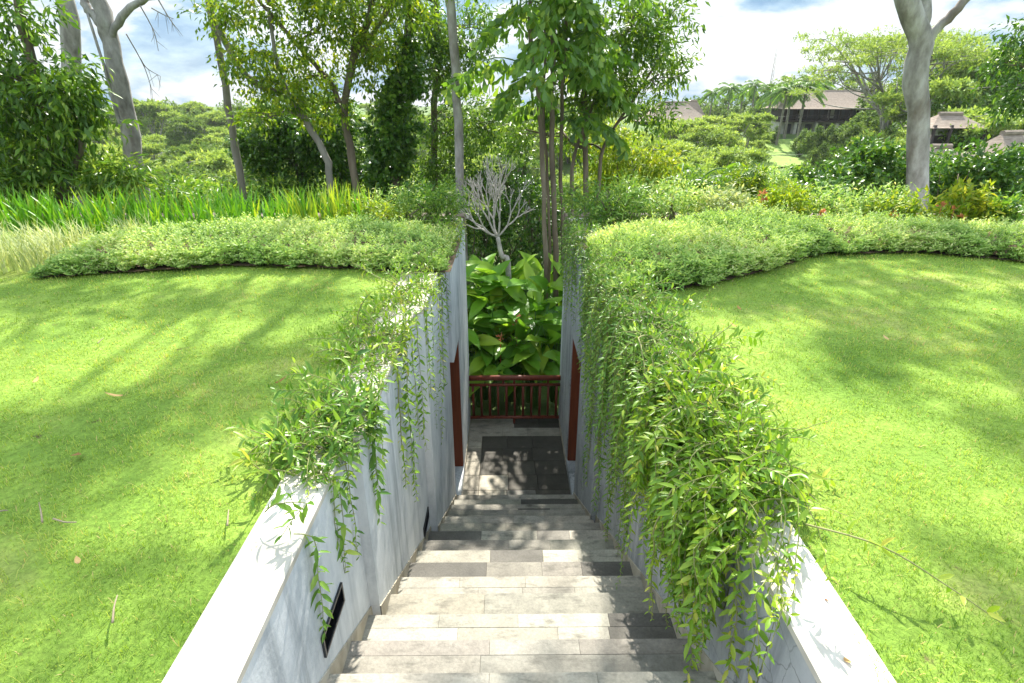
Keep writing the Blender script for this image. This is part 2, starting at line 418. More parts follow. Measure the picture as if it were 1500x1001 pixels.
def shrub(name, label, cat, seed, base, c, r, n, leafmat, L=.08, W=.035, k=7, tmpl=DIAMOND, droop=.1, tw=.2, sub=14, group=None,
          bark='brownbark', tbase=.5, tvar=.25, p=.4, stems=9):
    rng = R(seed); base = np.asarray(base, float); t = thing(name, label, cat, base, group)
    sb = MB(); ends, _ = ellipsoid_pts(rng, c, np.asarray(r)*.8, stems, .4)
    for e in ends: sb.tube(curve(rng, base+rng.normal(0, .05, 3)*(1,1,0), e, 7, .05, .08), np.linspace(.022, .006, 7)*max(1, r[2]/.6), 5)
    sb.build('stems', M[bark], t, base)
    fb = MB(); foliage(fb, rng, c, r, n, k, L, W, tmpl, droop, tw, p, tbase, tvar, sub); fb.build('foliage', leafmat, t, base)
    return t

# ================================================================== STAIRS, WALLS, LAWN
TREAD, RISE, D0, Z0 = .309, .178, .494, -.085
NST = 19
LAND_Z = Z0 - RISE*NST + .0
def nose(n): return D0 + TREAD*n
Y_END = 8.16
LW = [(-.82, -1.6, 2.42), (-.765, 2.42, 4.3), (-.695, 4.3, 6.02), (-.645, 6.82, Y_END)]
RW = [(.94, -1.6, 4.75), (.885, 4.75, 6.12), (.865, 6.95, Y_END)]
def inner_left(y):
    for x, a, b in LW:
        if y < b: return x
    return LW[-1][0]
def inner_right(y):
    for x, a, b in RW:
        if y < b: return x
    return RW[-1][0]
TH = .22

def stones(mb, rng, x0, x1, y0, y1, z, rows, tone, dark=(), h=.05):
    """a course of paving stones, each its own bevelled slab"""
    ys = np.linspace(0, 1, rows+1); 
    if rows == 2: ys[1] = rng.uniform(.68, .78) if rng.random() < .5 else rng.uniform(.28, .42)
    ys = y0+(y1-y0)*ys
    for r in range(rows):
        n = int(rng.integers(2, 5)); cuts = np.sort(rng.uniform(.12, .88, n-1))
        cuts = (np.arange(1, n)/n)*.6 + cuts*.4
        edges = [0, *cuts, 1]
        for k in range(n):
            a = x0+(x1-x0)*edges[k]; b = x0+(x1-x0)*edges[k+1]; mid = (edges[k]+edges[k+1])/2
            g = tone*rng.uniform(.84, 1.12); c = np.array([1.0, .93, .77])*g + rng.normal(0, .003, 3)
            if rng.random() < .07: c = np.array([.22, .205, .175])*rng.uniform(.8, 1.2)
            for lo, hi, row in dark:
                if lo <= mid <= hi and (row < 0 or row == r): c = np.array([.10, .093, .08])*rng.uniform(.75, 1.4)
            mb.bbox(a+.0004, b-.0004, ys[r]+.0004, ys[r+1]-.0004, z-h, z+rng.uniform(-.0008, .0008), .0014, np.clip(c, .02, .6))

rng = R(11)
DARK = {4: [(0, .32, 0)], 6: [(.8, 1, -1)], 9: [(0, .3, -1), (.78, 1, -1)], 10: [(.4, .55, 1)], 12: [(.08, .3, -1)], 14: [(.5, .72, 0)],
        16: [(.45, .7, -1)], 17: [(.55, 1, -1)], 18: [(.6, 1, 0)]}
stair = thing('staircase', 'stone staircase of mottled grey and beige slabs descending between two white walls', 'stairs', (0, D0, Z0))
for n in range(0, NST):
    y1 = nose(n); y0 = nose(n-1); z = Z0 - RISE*n
    mb = MB(); xl = inner_left(y1-.05)-.03; xr = inner_right(y1-.05)+.03
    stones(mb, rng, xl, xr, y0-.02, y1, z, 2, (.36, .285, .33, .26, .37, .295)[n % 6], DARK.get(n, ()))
    # riser slab and core below
    c = np.array([.30, .285, .25])*rng.uniform(.8, 1.1)
    mb.box(xl+.003, xr-.003, y1-.045, y1-.012, z-RISE-.05, z-.047, c)
    mb.box(xl+.003, xr-.003, y0-.3, y1-.05, z-.26, z-.053, c*.6)
    mb.build('step', M['stone'], stair, (0, D0, Z0), smooth=False)
# landing: border of beige stones round a dark slab field
yl0 = nose(NST-1)-.02; xl = LW[-1][0]-.08; xr = RW[-1][0]+.10
mb = MB()
def slab(x0, x1, y0, y1, c, z=LAND_Z): mb.bbox(x0+.002, x1-.002, y0+.002, y1-.002, z-.06, z+rng.uniform(-.001, .001), .004, c)
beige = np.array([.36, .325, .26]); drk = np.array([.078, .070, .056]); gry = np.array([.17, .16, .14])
ycut = np.linspace(yl0, 7.75, 6)
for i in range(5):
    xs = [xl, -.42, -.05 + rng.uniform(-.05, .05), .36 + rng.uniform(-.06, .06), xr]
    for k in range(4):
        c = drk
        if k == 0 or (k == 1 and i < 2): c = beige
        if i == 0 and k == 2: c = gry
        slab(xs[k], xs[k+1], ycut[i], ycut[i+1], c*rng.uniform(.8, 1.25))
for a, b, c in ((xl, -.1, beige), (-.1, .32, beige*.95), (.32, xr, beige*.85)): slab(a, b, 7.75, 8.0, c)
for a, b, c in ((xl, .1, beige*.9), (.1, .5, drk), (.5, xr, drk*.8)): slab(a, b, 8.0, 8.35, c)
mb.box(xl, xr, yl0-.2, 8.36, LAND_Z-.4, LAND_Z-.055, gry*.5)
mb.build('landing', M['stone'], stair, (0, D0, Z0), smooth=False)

def side_wall(name, label, secs, s, top_door, mat):
    """s=-1 left, +1 right; secs inner faces"""
    w = thing(name, label, 'wall', (secs[0][0], 0, 0)); o = (secs[0][0], 0, 0)
    mb = MB(); cp = MB(); pl = MB()
    for k, (x, a, b) in enumerate(secs):
        xa, xb = sorted((x, x+s*TH)); xo = secs[k][0]+s*TH
        if k: 
            # make every section reach back to the first section's outer line
            xa, xb = sorted((x, secs[0][0]+s*TH))
        zb = LAND_Z-.3
        mb.box(xa, xb, a+(.001 if k else 0), b, zb, -.034)
        cx = .004
        cp.bbox(min(xa, xb)-(cx if s > 0 else 0), max(xa, xb)+(cx if s < 0 else 0), a+.002, b+.003, -.033, 0, .006)
    # lintel over the doorway
    ya = secs[-2][2]; yb = secs[-1][1]; x = secs[-1][0]
    xa, xb = sorted((x, secs[0][0]+s*TH))
    mb.box(xa, xb, ya+.001, yb-.001, top_door, -.034)
    cp.bbox(xa-(.004 if s > 0 else 0), xb+(.004 if s < 0 else 0), ya+.004, yb+.001, -.033, 0, .006)
    # threshold
    mb.box(xa, xb, ya+.001, yb-.001, LAND_Z-.3, LAND_Z+.115)
    mb.build('masonry', mat, w, o, smooth=False); cp.build('coping', M['coping'], w, o, smooth=False)
    # sloping skirt along the steps
    for k, (x, a, b) in enumerate(secs[:-1]):
        y0 = max(a, .3); y1 = b
        def zt(y): return max(.2-.577*(y+.12), LAND_Z)+.10
        ys = np.linspace(y0, y1, 12); xi = x - s*.007; xo = x + s*.05
        V = []; Q = []
        for y in ys: V += [(xi, y, zt(y)-.6), (xi, y, zt(y)), (xo, y, zt(y)+.004)]
        for i in range(11):
            for j in range(2):
                q = (i*3+j, (i+1)*3+j, (i+1)*3+j+1, i*3+j+1)
                Q.append(q if s < 0 else q[::-1])
        pl.add(V, Q=Q)
    pl.box(*sorted((secs[-1][0]-s*.007, secs[-1][0]+s*.05)), yb+.004, Y_END-.03, LAND_Z-.3, LAND_Z+.09)
    pl.build('skirting', M['plinth'], w, o, smooth=False)
    # door leaf standing open inside the doorway
    db = MB(); dx = secs[-1][0]
    xa, xb = sorted((dx+s*.012, dx+s*.95))
    for i in range(6):
        u0 = xa+(xb-xa)*i/6; u1 = xa+(xb-xa)*(i+1)/6
        db.bbox(u0+.002, u1-.002, yb-.05, yb-.004, LAND_Z+.12, top_door-.004, .003)
    db.build('door', M['doorwood'], w, o, smooth=False)
    return w

left_wall = side_wall('stair_wall', 'white streaked plaster retaining wall on the left of the steps', LW, -1, -1.30, M['plaster'])
right_wall = side_wall('stair_wall', 'white cracked plaster retaining wall under the big vine on the right of the steps', RW, 1, -1.34, M['cracked'])

# louvred step lights set in the left wall
for y0, y1, zz, x, lab in ((1.72, 2.03, -.68, -.82, 'black louvred step light low on the left wall nearest the camera'),
                           (3.93, 4.22, -2.06, -.765, 'black louvred step light low on the left wall further down the steps')):
    t = thing('step_light', lab, 'light', (x, (y0+y1)/2, zz), 'step lights in the left wall')
    mb = MB(); h = .12; w_ = .012
    mb.box(x+.001, x+.012, y0, y1, zz, zz+w_); mb.box(x+.001, x+.012, y0, y1, zz+h-w_, zz+h)
    mb.box(x+.001, x+.012, y0, y0+w_, zz+w_, zz+h-w_); mb.box(x+.001, x+.012, y1-w_, y1, zz+w_, zz+h-w_)
    mb.box(x-.02, x+.003, y0+w_, y1-w_, zz+w_, zz+h-w_)
    mb.build('frame', M['blackmetal'], t, t.location, False)
    sl = MB()
    for k in range(7):
        zc = zz+.018+k*.0132
        sl.add([(x+.003, y0+w_, zc), (x+.003, y1-w_, zc), (x+.011, y1-w_, zc+.009), (x+.011, y0+w_, zc+.009)], Q=[(0,1,2,3)])
    sl.build('louvre', M['blackmetal'], t, t.location, False)

# timber railing at the end of the landing
rl = thing('railing', 'low red brown timber railing across the end of the landing', 'railing', (.1, 8.14, LAND_Z))
xa, xb = LW[-1][0]+.01, RW[-1][0]-.01; zl = LAND_Z
def bar(name, P, r, n=10):
    m = MB(); m.tube(P, r, n); m.build(name, M['redwood'], rl, rl.location)
bar('top_rail', [(xa, 8.14, zl+.86), (.1, 8.145, zl+.862), (xb, 8.14, zl+.858)], .045, 14)
bar('middle_rail', [(xa, 8.14, zl+.735), (xb, 8.14, zl+.735)], .026)
bar('bottom_rail', [(xa, 8.14, zl+.12), (xb, 8.14, zl+.12)], .03)
for k in range(11):
    x = xa+.055+(xb-xa-.11)*k/10
    bar('baluster', [(x, 8.14, zl+.12), (x, 8.14, zl+.735)], .019 if k % 2 else .022)
for x in (-.1+.02, .1, xb-.2): bar('strut', [(x, 8.14, zl+.735), (x, 8.14, zl+.84)], .018)
bar('foot', [(.1, 8.14, zl), (.1, 8.14, zl+.12)], .022)

# low wall with brown coping closing the lawn
for s, x0, x1, lab in ((-1, -13, LW[-1][0], 'low white wall with brown coping behind the left hedge'), (1, RW[-1][0], 13, 'low white wall with brown coping behind the right hedge')):
    t = thing('parapet_wall', lab, 'wall', ((x0+x1)/2, 8.3, -1))
    m = MB(); m.box(x0, x1, 8.165, 8.36, -3.9, -.135); m.build('masonry', M['plaster'], t, t.location, False)
    m = MB(); m.bbox(x0-(.02 if s > 0 else 0), x1+(.02 if s < 0 else 0), 8.12, 8.40, -.134, .025, .01); m.build('coping', M['brownstone'], t, t.location, False)

# ------------------------------------------------------------------ lawn and terrain
def lawn_z(x, y):
    return -.018 + .012*np.sin(x*1.7+y*.6)*np.sin(y*1.3-x*.4) + .007*np.sin(x*4.1)*np.cos(y*3.3)
def grid_sheet(name, x0, x1, y0, y1, nx, ny, f, mat, mbs=None):
    X, Y = np.meshgrid(np.linspace(x0, x1, nx+1), np.linspace(y0, y1, ny+1)); Z = f(X, Y)
    V = np.stack([X, Y, Z], -1).reshape(-1, 3); i = np.arange(ny)[:, None]*(nx+1)+np.arange(nx)[None]
    return V, np.stack([i, i+1, i+nx+2, i+nx+1], -1).reshape(-1, 4)
mb = MB()
mb.add(*[grid_sheet('', -16, -.90, -9, 8.17, 60, 60, lawn_z, None)[0]], Q=grid_sheet('', -16, -.90, -9, 8.17, 60, 60, lawn_z, None)[1])
mb.add(grid_sheet('', 1.02, 16, -9, 8.17, 60, 60, lawn_z, None)[0], Q=grid_sheet('', 1.02, 16, -9, 8.17, 60, 60, lawn_z, None)[1])
mb.add(grid_sheet('', -.90, 1.02, -9, -1.6, 10, 20, lawn_z, None)[0], Q=grid_sheet('', -.90, 1.02, -9, -1.6, 10, 20, lawn_z, None)[1])
lawn = tag(mb.build('lawn', M['lawn']), 'short mown green lawn on both sides of the steps', kind='structure')
mb = MB(); m2 = stones(mb, R(5), -.80, .92, -1.6, nose(-1)-.02, Z0+RISE*.4, 3, .4); 
tag(mb.build('path', M['stone'], smooth=False), 'stone paved path at the head of the steps', kind='structure')

def sstep(a, b, x): 
    t = np.clip((x-a)/(b-a), 0, 1); return t*t*(3-2*t)
def terrain_z(x, y):
    n = .5*np.sin(x*.11+1)*np.sin(y*.09) + .25*np.sin(x*.31+y*.2)
    near = -3.62
    rt = sstep(-6, 16, x)
    z_r = np.interp(y, [8, 14, 24, 40, 56, 64, 70, 95, 160, 320], [-3.6, -3.8, -6.5, -5.6, -4.9, -4.4, -2.5, -1.8, -2.5, -3])
    z_l = np.interp(y, [8, 14, 25, 45, 70, 100, 150, 320], [-3.6, -4.2, -9, -12.5, -10.5, -8, -5.5, -3])
    z = z_r*rt + z_l*(1-rt)
    k = sstep(10, 26, y); return np.where(y < 8.0, near, z + n*k)
V, Q = grid_sheet('', -260, 260, -60, 330, 130, 130, terrain_z, None)
V[:, 0] = np.sign(V[:, 0])*(np.abs(V[:, 0])/260)**1.6*260
V[:, 2] = terrain_z(V[:, 0], V[:, 1])
mb = MB(); mb.add(V, Q=Q); tag(mb.build('terrain', M['terrain']), 'green overgrown valley floor and hillsides', kind='structure')

# terrace lawn across the valley
mb = MB()
V, Q = grid_sheet('', 17.5, 33, 55, 69, 12, 12, lambda x, y: terrain_z(x, y)+.12, None)
mb.add(V, Q=Q); tag(mb.build('terrace_lawn', M['terrace']), 'sunlit terrace of grass below the thatched villa', kind='structure')

# grass blades
HEDGE_L = [(-6.8, 5.25), (-4.6, 5.25), (-4.28, 5.30), (-3.6, 5.5), (-2.93, 5.68), (-2.0, 5.62), (-1.33, 5.48), (-.9, 5.4)]
HEDGE_R = [(1.05, 4.75), (1.61, 4.9), (2.0, 5.08), (2.39, 5.3), (3.0, 5.75), (3.55, 6.12), (4.6, 6.15), (5.47, 5.78), (7.5, 5.5)]
def front_l(x): return np.interp(x, [p[0] for p in HEDGE_L], [p[1] for p in HEDGE_L])
def front_r(x): return np.interp(x, [p[0] for p in HEDGE_R], [p[1] for p in HEDGE_R])
def lawn_blades(name, lab, s, seed):
    rng = R(seed); mb = MB()
    for d0, d1, dens, w, hh in ((.3, 2.2, 9000, .0026, .024), (2.2, 3.6, 6000, .0032, .022), (3.6, 6.3, 2600, .0052, .021)):
        xo0 = (.98 if s < 0 else 1.10); xo1 = 1.2+d1*1.02 + .3
        n = int((xo1-xo0)*(d1-d0)*dens)
        x = s*rng.uniform(xo0, xo1, n); y = rng.uniform(d0, d1, n)
        edge = np.where(s < 0, front_l(x), front_r(x))
        pat = np.sin(x*2.3+np.sin(y*1.9)*1.3)+np.sin(y*3.1+x*.7)*.7+np.sin(x*7.1+y*5.3)*.5
        bare = np.sin(x*9.3+1.7*np.sin(y*7.7))*np.sin(y*11.1+x*2.2)
        keep = (y < edge+.015+rng.normal(0,.02,n)) & (np.abs(x) < 1.15+1.03*y+.35) & ((bare+.42*np.sin(x*1.3+.5)*np.sin(y*1.7+1) < .74) | (rng.random(n) < .22)); x = x[keep]; y = y[keep]; pat = pat[keep]; n = len(x)
        P = np.stack([x, y, lawn_z(x, y)-.004], 1)
        az = rng.uniform(0, 2*PI, n); lean = rng.uniform(.15, 1.15, n)
        D = np.stack([np.cos(az)*np.sin(lean), np.sin(az)*np.sin(lean), np.cos(lean)], 1)
        S = np.stack([-np.sin(az), np.cos(az), 0*az], 1)
        L = hh*rng.uniform(.5, 1.5, n)*np.where(rng.random(n) < .03, 1.9, 1)
        ww = w*rng.uniform(.7, 1.2, n)
        pat2 = np.sin(x*23+2*np.sin(y*17))*np.sin(y*27+2*np.sin(x*19)); L = L*(1+.38*pat2)
        mid = P + D*(L*.55)[:, None] + np.array([0,0,.12])*L[:, None]; tip = P + D*L[:, None] - np.array([0,0,.10])*(L*lean)[:, None]
        V = np.stack([P-S*ww[:, None]*.5, P+S*ww[:, None]*.5, mid+S*ww[:, None]*.45, mid-S*ww[:, None]*.45, tip], 1).reshape(-1, 3)
        b = np.arange(n)[:, None]*5
        tint = np.clip(.48+.11*pat + .13*pat2 + rng.normal(0, .18, n), 0, 1); tint[rng.random(n) < .035] = 1
        mb.add(V, (b+np.array([3, 2, 4])), (b+np.array([0, 1, 2, 3])), np.repeat(tint, 5))
    return tag(mb.build(name, M['blade'], smooth=False), lab, kind='stuff')
lawn_blades('lawn_grass', 'short green grass of the lawn left of the steps', -1, 21)
lawn_blades('lawn_grass', 'short green grass of the lawn right of the steps', 1, 22)

# ------------------------------------------------------------------ hedges
def hedge(name, label, seed, front, x0, x1, depth, height, nspr, leafm, L=.036, W=.015, lift=0.0):
    rng = R(seed)
    xm = (x0+x1)/2; t = thing(name, label, 'hedge', (xm, float(front(xm))+depth/2, 0))
    def prof(x, s):
        lump = 1+.07*np.sin(x*4.3+s*3)+.08*np.sin(x*9.1+s*7)+.07*np.sin(x*17.3-s*11)
        e = np.clip(np.minimum((x-x0)/.25, (x1-x)/.25), 0, 1)
        hx = height(x) if callable(height) else height
        return hx*lump*np.sqrt(np.clip(1-np.abs(2*s-1)**3.2, 0, 1))*np.sqrt(e)
    # core of twigs
    X, S = np.meshgrid(np.linspace(x0+.04, x1-.04, 90), np.linspace(0.03, .97, 14))
    Y = front(X)+depth*S; Z = prof(X, S)*.80-.03
    i = np.arange(13)[:, None]*90+np.arange(89)[None]
    mb = MB(); mb.add(np.stack([X, Y, Z], -1).reshape(-1, 3), Q=np.stack([i, i+1, i+91, i+90], -1).reshape(-1, 4)); mb.build('twigs', M['soil'], t, t.location)
    x = rng.uniform(x0, x1, nspr); s = rng.beta(.8, .9, nspr); s = np.where(rng.random(nspr) < .3, rng.uniform(0, .10, nspr), s)
    P = np.stack([x, front(x)+depth*s-.03+.03*np.sin(x*6.3)+.03*np.sin(x*15.7+1), prof(x, s)*np.where(rng.random(nspr) < .07, rng.uniform(1.05, 1.3, nspr), rng.uniform(.72, 1.05, nspr))], 1)
    lowf = s < .1; P[:, 2] = np.where(lowf, prof(x, np.full(nspr, .16))*rng.uniform(.0, 1, nspr), P[:, 2])
    out = np.stack([rng.normal(0, .35, nspr), (s-.5)*1.2+rng.normal(0, .3, nspr)-.25, np.where(lowf, .5, 1.0)], 1); out = unit(out)
    k = 9; q = np.tile(np.linspace(.0, 1, k), (nspr, 1)); sl = rng.uniform(.05, .12, nspr)
    LP = (P[:, None]+out[:, None]*(q*sl[:, None])[..., None]).reshape(-1, 3)
    az = rng.uniform(0, 2*PI, (nspr, 1))+np.arange(k)[None]*2.4
    rad = np.stack([np.cos(az), np.sin(az), 0*az], -1).reshape(-1, 3)
    D = unit(rad*.8+np.repeat(out, k, 0)*.75); U = unit(np.repeat(out, k, 0)+rng.normal(0, .25, (nspr*k, 3)))
    tint = np.repeat(.45+.14*np.sin(x*3.1+s*5), k)+np.tile(np.linspace(-.18, .22, k), nspr)+rng.normal(0, .14, nspr*k)
    fb = MB(); fb.leaves(LP, D, U, L*rng.uniform(.7, 1.25, nspr*k), W*rng.uniform(.8, 1.2, nspr*k), DIAMOND, tint); fb.build('foliage', leafm, t, t.location)
    # bare soil strip at its foot
    xs = np.linspace(x0-.05, x1+.05, 60); V = []; wv = .012+.012*np.sin(xs*5)+.012*np.sin(xs*13)+rng.normal(0,.012,60)
    for a, w in zip(xs, wv): V += [(a, front(a)-w, .0), (a, front(a)+depth, .006)]
    m = MB(); m.add(V, Q=[(2*q, 2*q+2, 2*q+3, 2*q+1) for q in range(59)]); m.build('soil_edge', M['soil'], t, t.location)
    return t
hedge('clipped_hedge', 'low pale green clipped hedge with curving front beyond the left lawn', 31, front_l, -4.55, -.62, 1.35, lambda x: np.interp(x, [-4.5, -3.5, -1.5, -.7], [.18, .21, .23, .18]), 5200, M['hedge'])
hedge('clipped_hedge', 'bushy bright green hedge beside the vine at the far edge of the right lawn', 32, front_r, .92, 3.75, 1.75, lambda x: np.interp(x, [.9, 1.5, 2.6, 3.7], [.18, .26, .26, .22]), 5600, M['hedge'], .042, .014)
hedge('clipped_hedge', 'low yellow green hedge along the far right edge of the right lawn', 33, front_r, 3.7, 7.6, .95, .21, 4200, M['hedge'], .038, .014)

# ------------------------------------------------------------------ trailing vines on the wall tops
def vine(name, label, seed, s, stems, leafm, L=.075, W=.024, step=.036):
    """stems: list of (n, y0, y1, length(lo,hi), mode, offset) modes: drape / sprawl / mound"""
    rng = R(seed); inner = inner_left if s < 0 else inner_right
    sm = MB(); lf = MB(); yc = np.mean([(a[1]+a[2])/2 for a in stems]); o = (s*1.02, yc, 0)
    t = thing(name, label, 'vine', o)
    LP = []; LD = []; LU = []; LL = []; LT = []
    for n, y0, y1, (l0, l1), mode, off in stems:
        for _ in range(n):
            y = rng.uniform(y0, y1); xi = inner(y); xo = s*(abs(xi)+TH)
            if mode == 'drape':
                p = np.array([xo - s*rng.uniform(-.12, .16), y, rng.uniform(.0, .10)])
                d = np.array([-s*rng.uniform(.3, 1), rng.normal(-.05, .45), rng.uniform(.1, .75)]); g = rng.uniform(.12, .22)
                gap = .02 + off*rng.random()**1.4
            elif mode == 'strand':
                p = np.array([xi + s*rng.uniform(.0, .06), y, .02]); d = np.array([-s*.7, rng.normal(0, .25), .15]); g = .5; gap = .015+off*rng.random()
            elif mode == 'sprawl':
                p = np.array([xo + s*rng.uniform(-.18, .06), y, rng.uniform(0, .10)])
                d = np.array([s*rng.uniform(.2, 1), rng.normal(0, .7), rng.uniform(.2, .9)]); g = rng.uniform(.06, .13); gap = .03
            else:
                p = np.array([xo - s*rng.uniform(-.10, .22), y, rng.uniform(.0, .1)])
                d = np.array([rng.normal(0, .6), rng.normal(0, .6), rng.uniform(.25, .8)]); g = rng.uniform(.10, .20); gap = .05
            d = unit(d); ln = rng.uniform(l0, l1); pts = [p.copy()]; tot = 0
            while tot < ln:
                d = unit(d + np.array([0, 0, -g]) + rng.normal(0, .10, 3)); q = p + d*step
                xi_ = inner(q[1])
                if s*q[0] > s*xi_:          # above coping or lawn
                    if q[2] < .02: q[2] = .02; d[2] = max(d[2], .02); d[0] += -s*.12 if mode in ('drape', 'strand') else s*.02
                else:
                    if mode == 'strand' or g > 0.02:
                        lim = xi_ - s*gap
                        if s*q[0] < s*lim: q[0] = lim; d[0] *= .1
                if q[2] < .2-.577*(q[1]+.2)+.02: break
                p = q; pts.append(p.copy()); tot += step
            if len(pts) < 4: continue
            P = np.array(pts); sm.tube(P, np.linspace(.0032, .0012, len(P))*rng.choice([.8, 1, 1.1, 1.9], p=[.3, .35, .25, .1]), 5, False); ssz = rng.uniform(.62, 1.22)
            T = np.gradient(P, axis=0); T = unit(T)
            q = np.arange(1, len(P)); a0 = rng.uniform(0, PI); base_t = rng.normal(.46, .10)
            for k in q:
                sd = unit(np.cross(T[k], np.array([math.cos(a0+k*1.45), math.sin(a0+k*1.45), .3]))); 
                fr = k/len(P); sc = ssz*(1.0-.6*max(0, fr-.7)/.3)*rng.uniform(.65, 1.15)
                for sg in (-1, 1):
                    if rng.random() < .12: continue
                    LP.append(P[k]); LD.append(T[k]*.55+sd*sg*.8+np.array([0, 0, .12])+rng.normal(0, .15, 3)); LU.append(np.array([0, -.15, 1.0])+rng.normal(0, .3, 3))
                    LL.append(L*sc); LT.append(1.0 if rng.random() < .015 else base_t+.25*max(0, fr-.6)+rng.normal(0, .15))
    LL = np.array(LL)
    lf.leaves(np.array(LP), np.array(LD), np.array(LU), LL, W*LL/L*rng.uniform(.85, 1.2, len(LL)), LANCE, np.array(LT))
    sm.build('stems', M['stem'], t, o); lf.build('leaves', leafm, t, o)
    return t

vine('trailing_vine', 'big bright leafy vine spilling over the right wall nearest the camera', 41, 1,
     [(125, 1.9, 3.1, (.7, 1.4), 'drape', .24), (66, 1.78, 2.3, (.7, 1.2), 'drape', .26), (90, 1.95, 3.3, (.2, .45), 'mound', .1), (14, 1.95, 3.2, (.2, .4), 'sprawl', 0)],
     M['vine'], .073, .022)
vine('trailing_vine', 'long hanging vine covering the right wall beside the hedge', 42, 1,
     [(90, 3.1, 4.75, (.8, 2.0), 'drape', .22), (40, 3.4, 6.0, (1.2, 2.8), 'strand', .08), (84, 3.1, 4.9, (.2, .45), 'mound', .1), (18, 3.1, 4.8, (.2, .4), 'sprawl', 0)],
     M['vine_mid'], .064, .019)
vine('trailing_vine', 'sparse vine on the far end of the right wall near the brown coping', 43, 1,
     [(60, 5.0, 7.9, (.3, .9), 'drape', .12), (24, 5.2, 8.0, (.6, 1.6), 'strand', .07), (50, 5.0, 7.6, (.2, .45), 'mound', .1)], M['vine_mid'], .066, .020)
vine('trailing_vine', 'leafy vine sprawling over the left wall top and lawn nearest the camera', 44, -1,
     [(26, 2.1, 2.8, (.22, .42), 'drape', .08), (7, 1.72, 2.8, (.45, .85), 'strand', .03), (44, 2.15, 2.85, (.18, .38), 'mound', .1), (12, 2.7, 3.3, (.15, .3), 'mound', .1), (30, 2.1, 2.85, (.22, .45), 'sprawl', 0), (3, 1.75, 2.1, (.2, .35), 'drape', .03)],
     M['vine_mid'], .076, .023)
vine('trailing_vine', 'rounded vine clump on the left wall top halfway along the steps', 45, -1,
     [(16, 3.2, 3.95, (.25, .5), 'drape', .06), (5, 2.9, 4.2, (.9, 1.7), 'strand', .04), (50, 3.2, 3.95, (.16, .36), 'mound', .1), (18, 3.9, 4.5, (.15, .3), 'mound', .1), (18, 3.1, 3.9, (.18, .36), 'sprawl', 0)],
     M['vine'], .066, .020)
vine('trailing_vine', 'fine leaved vine on the left wall top joining the far hedge', 46, -1,
     [(22, 4.5, 6.0, (.2, .45), 'drape', .05), (6, 4.3, 5.9, (.9, 2.1), 'strand', .04), (80, 4.3, 7.6, (.15, .4), 'mound', .1), (26, 4.1, 5.4, (.2, .5), 'sprawl', 0), (26, 6.0, 7.9, (.25, .5), 'drape', .05)],
     M['vine'], .062, .019)

def runner(name, label, pts, seed, L=.07):
    rng = R(seed); P = smooth_path(pts, 16); t = thing(name, label, 'vine shoot', P[0]); m = MB(); m.tube(P, np.linspace(.004, .0015, 16), 6); m.build('stem', M['stem'], t, P[0])
    n = 14; i = rng.integers(3, 16, n); T = unit(np.gradient(P, axis=0))
    f = MB(); f.leaves(P[i], T[i]*.6+rng.normal(0, .6, (n, 3))+np.array([0,0,.3]), unit(np.array([0,0,1.])+rng.normal(0,.4,(n,3))), L*rng.uniform(.7,1.2,n), .02, LANCE, rng.normal(.7,.15,n)); f.build('leaves', M['vine'], t, P[0])
runner('vine_shoot', 'long bare vine shoot reaching from the right vine out across the right lawn', [on_z(1180, 768, .10), on_z(1290, 800, .14), on_z(1390, 860, .08), on_z(1470, 915, .03)], 3)
runner('vine_shoot', 'short leafy vine shoot lying on the white coping of the right wall', [on_z(1160, 770, .05), on_z(1150, 820, .03), on_z(1140, 860, .02), on_z(1130, 905, .0)], 4, .055)
runner('vine_shoot', 'upright pale vine shoot standing over the left lawn beside the leafy vine', [on_z(400, 690, .02), on_z(385, 690, .12), on_z(370, 680, .2), on_z(352, 670, .26)], 5, .075)
runner('vine_shoot', 'thin vine shoot rising above the right vine towards the hedge', [on_z(985, 470, .1), on_z(1000, 450, .16), on_z(1008, 440, .26), on_z(1012, 435, .34)], 6, .05)

# ------------------------------------------------------------------ fallen leaves and sticks on the lawn
rng = R(77)
LITTER = [(115,662,'curled brown fallen leaf in the shade on the left lawn',.07,.045,.25), (180,578,'pale tan fallen leaf in the middle of the left lawn',.09,.03,.8),
          (48,560,'small tan fallen leaf near the left edge of the left lawn',.05,.03,.7), (1303,497,'small pinkish pale fallen leaf in the middle of the right lawn',.05,.035,.9),
          (1086,453,'small brown fallen leaf below the right hedge corner',.05,.03,.4), (1080,478,'tan fallen leaf on the right lawn beside the vine',.06,.03,.6),
          (1454,452,'brown fallen leaf near the right edge of the right lawn',.06,.035,.4), (403,560,'dark brown fallen leaf on the left lawn beside the vine',.07,.03,.2),
          (115,825,'small tan leaf scrap on the left lawn near the sticks',.035,.02,.8), (1208,876,'small dark leaf scrap lying on the right coping',.02,.008,.0),
          (1237,962,'tan leaf scrap lying on the right coping near the bottom corner',.03,.018,.6)]
for px, py, lab, L, W, tn in LITTER:
    z = .004 if 'coping' in lab else .016
    p = on_z(px, py, z); m = MB(); a = rng.uniform(0, 2*PI)
    tv = BROAD[0]*np.array([1, 1, -.9])
    m.leaves(p[None], np.array([[math.cos(a), math.sin(a), .06]]), np.array([[0, .1, 1.]]), L, W, (tv, BROAD[1]), np.array([tn]))
    tag(m.build('fallen_leaf', M['dry'], None, p), lab, 'leaf')
